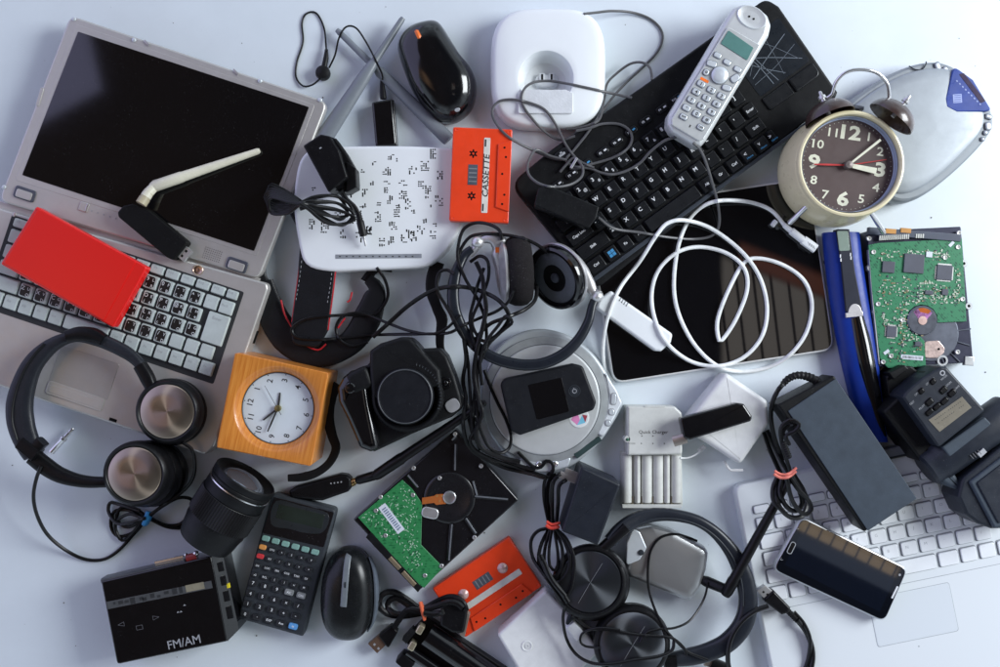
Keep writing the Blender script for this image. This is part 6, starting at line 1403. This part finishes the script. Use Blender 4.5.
def elastic(label, pts, r_, m, name='rubber_band', cat='rubber band', lift=0):
    w = drape(pts, r_, lift=lift); c_ = w[len(w)//2]; t_ = Thing(name, label, cat, 500, 333.5, 0); t_.M = Matrix.Translation((c_.x, c_.y, 0)); t_.Mi = t_.M.inverted()
    mb = MB(); mb.sweep([t_.Mi @ p for p in w], r_, 8); mb.sweep([t_.Mi @ (p + Vector((.6, 2*r_, -.2))) for p in w], r_*.8, 8); t_.solo(mb, m)
elastic('salmon pink rubber band holding the power brick cable together', [(774,474),(780,477.5),(788,477),(796,471)], 1.5, BAND)

# bundle between cassette and adapter, red tie
t = adp2
for pts, r_ in (([(556,474),(549,481),(547,496),(549,512),(552,528)],2.0), ([(560,474),(553,483),(552,502),(553,528)],2.0), ([(566,480),(559,486),(558,504),(556,528)],2.0), ([(553,470),(545,480),(544,498),(547,515),(550,528)],1.8),
                ([(550,527),(541,545),(539,562),(546,577),(556,583),(566,575),(570,560),(565,543),(556,528)],1.9), ([(551,527),(545,548),(545,566),(553,577),(561,568),(562,548),(554,528)],1.7),
                ([(552,528),(549,550),(550,566),(556,570),(558,556),(554,528)],1.6), ([(549,528),(538,531),(531,541),(533,558),(542,572),(552,586),(562,600)],1.8), ([(555,528),(567,540),(574,560),(572,584),(566,597)],1.8),
                ([(549,478),(553,470),(552,463),(546,461),(541,467),(534,467),(526,460),(518,452)],1.8), ([(540,555),(548,574),(560,590),(568,602)],2.6), ([(543,560),(552,580),(565,596)],2.4)):
    cable_part(t, 'cable', pts, r_, CAB)
elastic('thin red tie round the cable bundle left of the plug adapter', [(546,525),(551,528),(559,526.5)], 1.7, RTIE, 'cable_tie', 'cable tie')
mb = MB(); a_, b_ = t.P(574,610,30), t.P(567,624,28); mb.sweep([a_, a_.lerp(b_,.6), b_], [2.6,3,1.6], 12); t.part('plug', mb, GREY)

# central tangle: several black leads
CG = 'black leads tangled beside the camera'
cable_thing('audio_cable', 'black lead running from the strap across the red piping to the centre tangle', 'cable',
   [(377,268),(385,280),(388,295),(382,308),(372,315),(345,315),(310,318),(295,325),(292,332),(300,338),(330,339),(375,335),(420,334),(448,333),(462,326),(480,318),(497,311),(508,302),(514,290)], 1.6, CAB)
cable_thing('audio_cable', 'black lead looping over the strap end and rising towards the headset', 'cable',
   [(368,342),(352,346),(340,340),(336,328),(342,317),(355,313),(370,316),(390,324),(410,331),(432,334),(447,328),(460,315)], 1.5, CAB)
cable_thing('audio_cable', 'doubled black lead slanting up from the camera to the foam ear pad', 'cable',
   [(373,337),(390,322),(408,306),(428,293),(447,287),(470,288),(492,296),(504,306),(509,318),(502,330),(490,342),(484,352)], 2.2, CAB)
cable_part(hs, 'cable', [(547,253),(539,246),(527,240),(512,236),(495,234),(482,234),(470,237),(462,247),(458,258)], 1.7, CAB)
cable_part(hs, 'cable', [(502,240),(499,230),(488,224),(475,223),(464,229),(459,242),(458,260),(466,280),(478,300),(485,320),(486,345),(478,370),(474,400),(474,430),(480,450)], 1.7, CAB)
cable_part(hs, 'cable', [(537,286),(535,300),(524,310),(505,318),(490,324),(478,336),(472,350)], 2.0, CAB)
cable_thing('audio_cable', 'black lead with a bend left of the silver ball joint, running down the tangle', 'cable',
   [(454,274),(447,270),(440,272),(437,280),(438,292),(446,306),(455,322),(464,340),(468,362),(470,390),(472,420),(478,444),(494,455),(515,464),(535,470)], 1.7, CAB)
cable_thing('audio_cable', 'black lead dropping straight through the middle of the tangle', 'cable',
   [(484,268),(478,284),(474,300),(470,318),(472,335),(476,350),(477,372),(479,400),(477,425),(470,440),(478,452),(500,462),(525,470),(550,478)], 1.7, CAB)
cable_thing('audio_cable', 'black lead curling between the foam ear pad and the round disc player', 'cable',
   [(470,262),(480,256),(488,262),(488,280),(480,300),(472,322),(481,340),(492,338),(506,328),(512,322),(506,316),(498,326),(486,342),(480,360),(482,385)], 1.7, CAB)
cable_thing('audio_cable', 'black lead looping over the left rim of the centre disc player', 'cable',
   [(484,370),(490,386),(498,404),(506,420),(511,436),(509,448),(500,453),(490,448),(483,436),(478,420),(476,400)], 1.6, CAB)
cable_thing('audio_cable', 'black lead hugging the left edge of the tangle down to the black hard disk', 'cable',
   [(464,340),(466,360),(463,380),(466,400),(463,420),(466,440),(474,452),(488,460),(506,468),(528,473),(545,478)], 2.0, CAB)
cable_thing('audio_cable', 'thick black lead through the tangle below the silver ball joint', 'cable',
   [(476,262),(482,276),(484,292),(486,310),(482,330),(477,350),(474,375),(478,398),(482,414),(476,432),(482,448),(500,457),(520,462)], 2.3, CAB)
mb = MB(); t = Thing('inline_control', 'small black slider block on the lead left of the centre tangle', 'remote', 478, 415, 34, 40, 70)
mb.prism(rrect(14, 7, 2.5, 0, 0, 4), 0, 7, 1.5, 3); t.part('housing', mb, BLK); mb = MB(); mb.box(-2, 0, 1, 5, 6.8, 7.6, bev=.1); mb.box(2, 0, 1, 5, 6.8, 7.6, bev=.1); t.part('mark', mb, STEEL)

# thin lead around the silver adapter and its plugs
t = Thing('audio_cable', 'thin black lead looping over the silver adapter inside the headphones', 'cable', 660, 610, 0, 20, 0)
cable_part(t, 'cable', [(708,582),(705,596),(698,610),(688,622),(674,628),(660,629),(646,633),(640,643)], 1.1, CAB)
cable_part(t, 'cable', [(697,541),(687,537),(674,534),(660,538),(651,550),(648,568),(649,590),(656,612),(666,630),(678,643),(688,652),(700,657),(708,660)], 1.3, CAB)
cable_part(t, 'cable', [(565,605),(563,620),(567,640),(577,655),(592,663),(610,664),(635,660),(660,656),(672,650),(674,640)], 1.6, CAB)
cable_part(t, 'cable', [(572,615),(590,628),(612,630),(632,634),(655,636),(672,638),(684,648),(686,655)], 1.4, CAB)
cable_part(t, 'cable', [(600,648),(585,646),(580,640),(584,632),(600,628),(620,630)], 1.2, CAB)
mb = MB(); mb.sweep([t.P(705,661,14), t.P(712,663,14)], 4.5, 10, 0, flat=2.6, e=5); t.part('usb_plug', mb, mat('tan_metal_plug', (.36,.32,.28), .35, .7))
mb = MB(); mb.sweep([t.P(711,663,14), t.P(728,670,14)], 6, 12, 0, flat=4.5, e=4); t.part('usb_housing', mb, BLK)

# USB lead over the white notebook
t = Thing('usb_cable', 'short black USB cable lying on the left edge of the white notebook', 'cable', 785, 610, 14, 24, 0)
mb = MB(); mb.prism(ccw(t.pp([(757,591),(765,585.5),(774,592),(766,600.5)], 26)), 5, 12, .5, 2, 0)
for p in ((763.5,592),(767.5,594.5)): q = t.P(*p, 26); mb.box(q.x, q.y, 2, 2, 11.8, 12.1, ang=45, bev=0, mi=1)
t.part('usb_plug', mb, [STEEL, HOLE])
mb = MB(); mb.prism(rnd(ccw(t.pp([(774,590.5),(791,608),(789.5,613),(782,615),(765,602),(764,599)], 28)), [2,2,1,2,2,1], 3), 3, 14, 2, 3, bot=2); t.part('usb_housing', mb, BLK)
a_, b_ = t.P(788,611,20), t.P(798,621,18); mb = MB(); mb.sweep([a_.lerp(b_, i/12) for i in range(13)], [2.8*(1.12 if i % 2 else .86) for i in range(13)], 12); t.part('strain_relief', mb, RUB)
cable_part(t, 'cable', [(797,620),(806,632),(812,648),(812,664),(806,680),(796,695)], 2.6, CAB)
cable_part(t, 'cable', [(794,612),(804,624),(810,640),(808,660),(800,680)], 2.0, CAB)
cable_part(t, 'cable', [(768,606),(755,611),(742,621),(732,636),(728,652),(729,668),(735,684)], 2.4, CAB)
# ------------------------------------------------------------------ crumbs on the table
mb = MB(); rr = random.Random(77)
for _ in range(170):
    x, y, r_ = rr.uniform(-495, 495), rr.uniform(-328, 328), rr.choice([.25,.3,.35,.45,.7])
    mb.prism([(x + r_*rr.uniform(.6,1.3)*math.cos(R(a)), y + r_*rr.uniform(.6,1.3)*math.sin(R(a))) for a in range(0, 360, 60)], 0, r_*.7, 0, 1)
tag(mb.build('crumbs', mat('crumb', (.10,.09,.08), .8)), 'tiny dark crumbs scattered over the white table', 'crumbs', kind='stuff')
# ------------------------------------------------------------------ camera
cd = bpy.data.cameras.new('camera'); co = bpy.data.objects.new('scene_camera', cd); C.objects.link(co)
cd.sensor_width = 36; cd.lens = 36.0; co.location = (0, 0, 1.0); cd.clip_start = .01; cd.clip_end = 50
scene.camera = co
# ------------------------------------------------------------------ lamps
def area_lamp(name, loc, target, sx, sy, power, col):
    l = bpy.data.lights.new(name, 'AREA'); l.shape = 'RECTANGLE'; l.size = sx; l.size_y = sy; l.energy = power; l.color = col
    o = bpy.data.objects.new(name, l); C.objects.link(o); o.location = loc
    d = Vector(target) - Vector(loc); o.rotation_euler = d.to_track_quat('-Z', 'Y').to_euler(); return o
area_lamp('window_light', (1.68, .46, 1.05), (.10, 0, 0), .85, .9, 46, (.935, .985, 1.02))
# ------------------------------------------------------------------ world: dim warm room overhead, pale window side
w = bpy.data.worlds.new('World'); scene.world = w; w.use_nodes = True; nt = w.node_tree; L = nt.links.new
for n in list(nt.nodes): nt.nodes.remove(n)
out = nt.nodes.new('ShaderNodeOutputWorld'); bg = nt.nodes.new('ShaderNodeBackground'); L(bg.outputs[0], out.inputs[0])
tc = nt.nodes.new('ShaderNodeTexCoord'); sp = nt.nodes.new('ShaderNodeSeparateXYZ'); L(tc.outputs['Generated'], sp.inputs[0])
def M(op, a, b=None, c=None):
    n = nt.nodes.new('ShaderNodeMath'); n.operation = op
    for i, x in enumerate((a, b, c)):
        if x is None: continue
        if isinstance(x, (int, float)): n.inputs[i].default_value = x
        else: L(x, n.inputs[i])
    return n.outputs[0]
X, Y, Z = sp.outputs
zc = M('MAXIMUM', Z, .02); u = M('DIVIDE', X, zc); v = M('DIVIDE', Y, zc)
def step(a, lo, hi):       # smooth 0..1
    n = nt.nodes.new('ShaderNodeMapRange'); n.interpolation_type = 'SMOOTHSTEP'; L(a, n.inputs[0]); n.inputs[1].default_value = lo; n.inputs[2].default_value = hi; return n.outputs[0]
def half(ax, ay, c_, s_=.006): return step(M('ADD', M('ADD', M('MULTIPLY', u, ax), M('MULTIPLY', v, ay)), -c_), -s_, s_)
def mix(f, a, b):
    n = nt.nodes.new('ShaderNodeMix'); n.data_type = 'RGBA'
    if isinstance(f, (int, float)): n.inputs[0].default_value = f
    else: L(f, n.inputs[0])
    for i, x in ((6, a), (7, b)):
        if isinstance(x, tuple): n.inputs[i].default_value = (*x, 1)
        else: L(x, n.inputs[i])
    return n.outputs[2]
zen = mix(step(X, -.45, .45), (.075, .052, .040), (.012, .015, .020))     # warm ceiling to the left, bluish to the right
hor = mix(step(X, -.9, .9), (.80, .96, 1.13), (.92, 1.04, 1.16))
zen = mix(M('MULTIPLY', step(M('MULTIPLY', u, -1.0), .28, .46), M('MULTIPLY', step(v, -.225, -.17), M('SUBTRACT', 1.0, step(v, .02, .12)))), zen, (.95, .58, .34))  # tan patch added to the room so metals mirror a warm tone
col = mix(step(Z, .50, .82), hor, zen)
nz = nt.nodes.new('ShaderNodeTexNoise'); nz.inputs['Scale'].default_value = 3.0; L(tc.outputs['Generated'], nz.inputs['Vector'])
col = mix(M('MULTIPLY', step(nz.outputs['Fac'], .4, .62), .55), col, (.03, .025, .022))
def band(a, lo, hi, s_=.004): return M('MULTIPLY', step(a, lo - s_, lo + s_), M('SUBTRACT', 1.0, step(a, hi - s_, hi + s_)))
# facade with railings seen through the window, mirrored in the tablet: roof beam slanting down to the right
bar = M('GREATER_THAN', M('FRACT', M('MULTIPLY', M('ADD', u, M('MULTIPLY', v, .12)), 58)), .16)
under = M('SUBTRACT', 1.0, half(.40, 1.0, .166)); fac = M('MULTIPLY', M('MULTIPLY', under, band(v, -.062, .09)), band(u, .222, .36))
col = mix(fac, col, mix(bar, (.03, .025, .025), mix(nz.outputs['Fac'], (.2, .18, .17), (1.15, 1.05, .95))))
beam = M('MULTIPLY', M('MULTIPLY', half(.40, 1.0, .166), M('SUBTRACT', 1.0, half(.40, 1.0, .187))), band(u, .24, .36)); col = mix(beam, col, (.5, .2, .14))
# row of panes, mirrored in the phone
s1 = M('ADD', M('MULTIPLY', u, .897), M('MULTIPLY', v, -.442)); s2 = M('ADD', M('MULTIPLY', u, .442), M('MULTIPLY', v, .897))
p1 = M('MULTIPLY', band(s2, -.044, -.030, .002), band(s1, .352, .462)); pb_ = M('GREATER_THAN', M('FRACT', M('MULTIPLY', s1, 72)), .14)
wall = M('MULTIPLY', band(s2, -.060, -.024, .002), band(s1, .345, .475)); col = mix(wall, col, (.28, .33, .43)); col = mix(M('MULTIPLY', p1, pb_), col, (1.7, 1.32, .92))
# pale wedge added to the room, for the laptop screen to mirror
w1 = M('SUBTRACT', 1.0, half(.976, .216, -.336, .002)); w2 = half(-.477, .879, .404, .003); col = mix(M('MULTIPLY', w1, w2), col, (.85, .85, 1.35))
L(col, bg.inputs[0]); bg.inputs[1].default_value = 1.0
scene.view_settings.view_transform = 'Standard'; scene.view_settings.look = 'None'; scene.view_settings.exposure = 0
scene.render.resolution_x = 1024; scene.render.resolution_y = 683
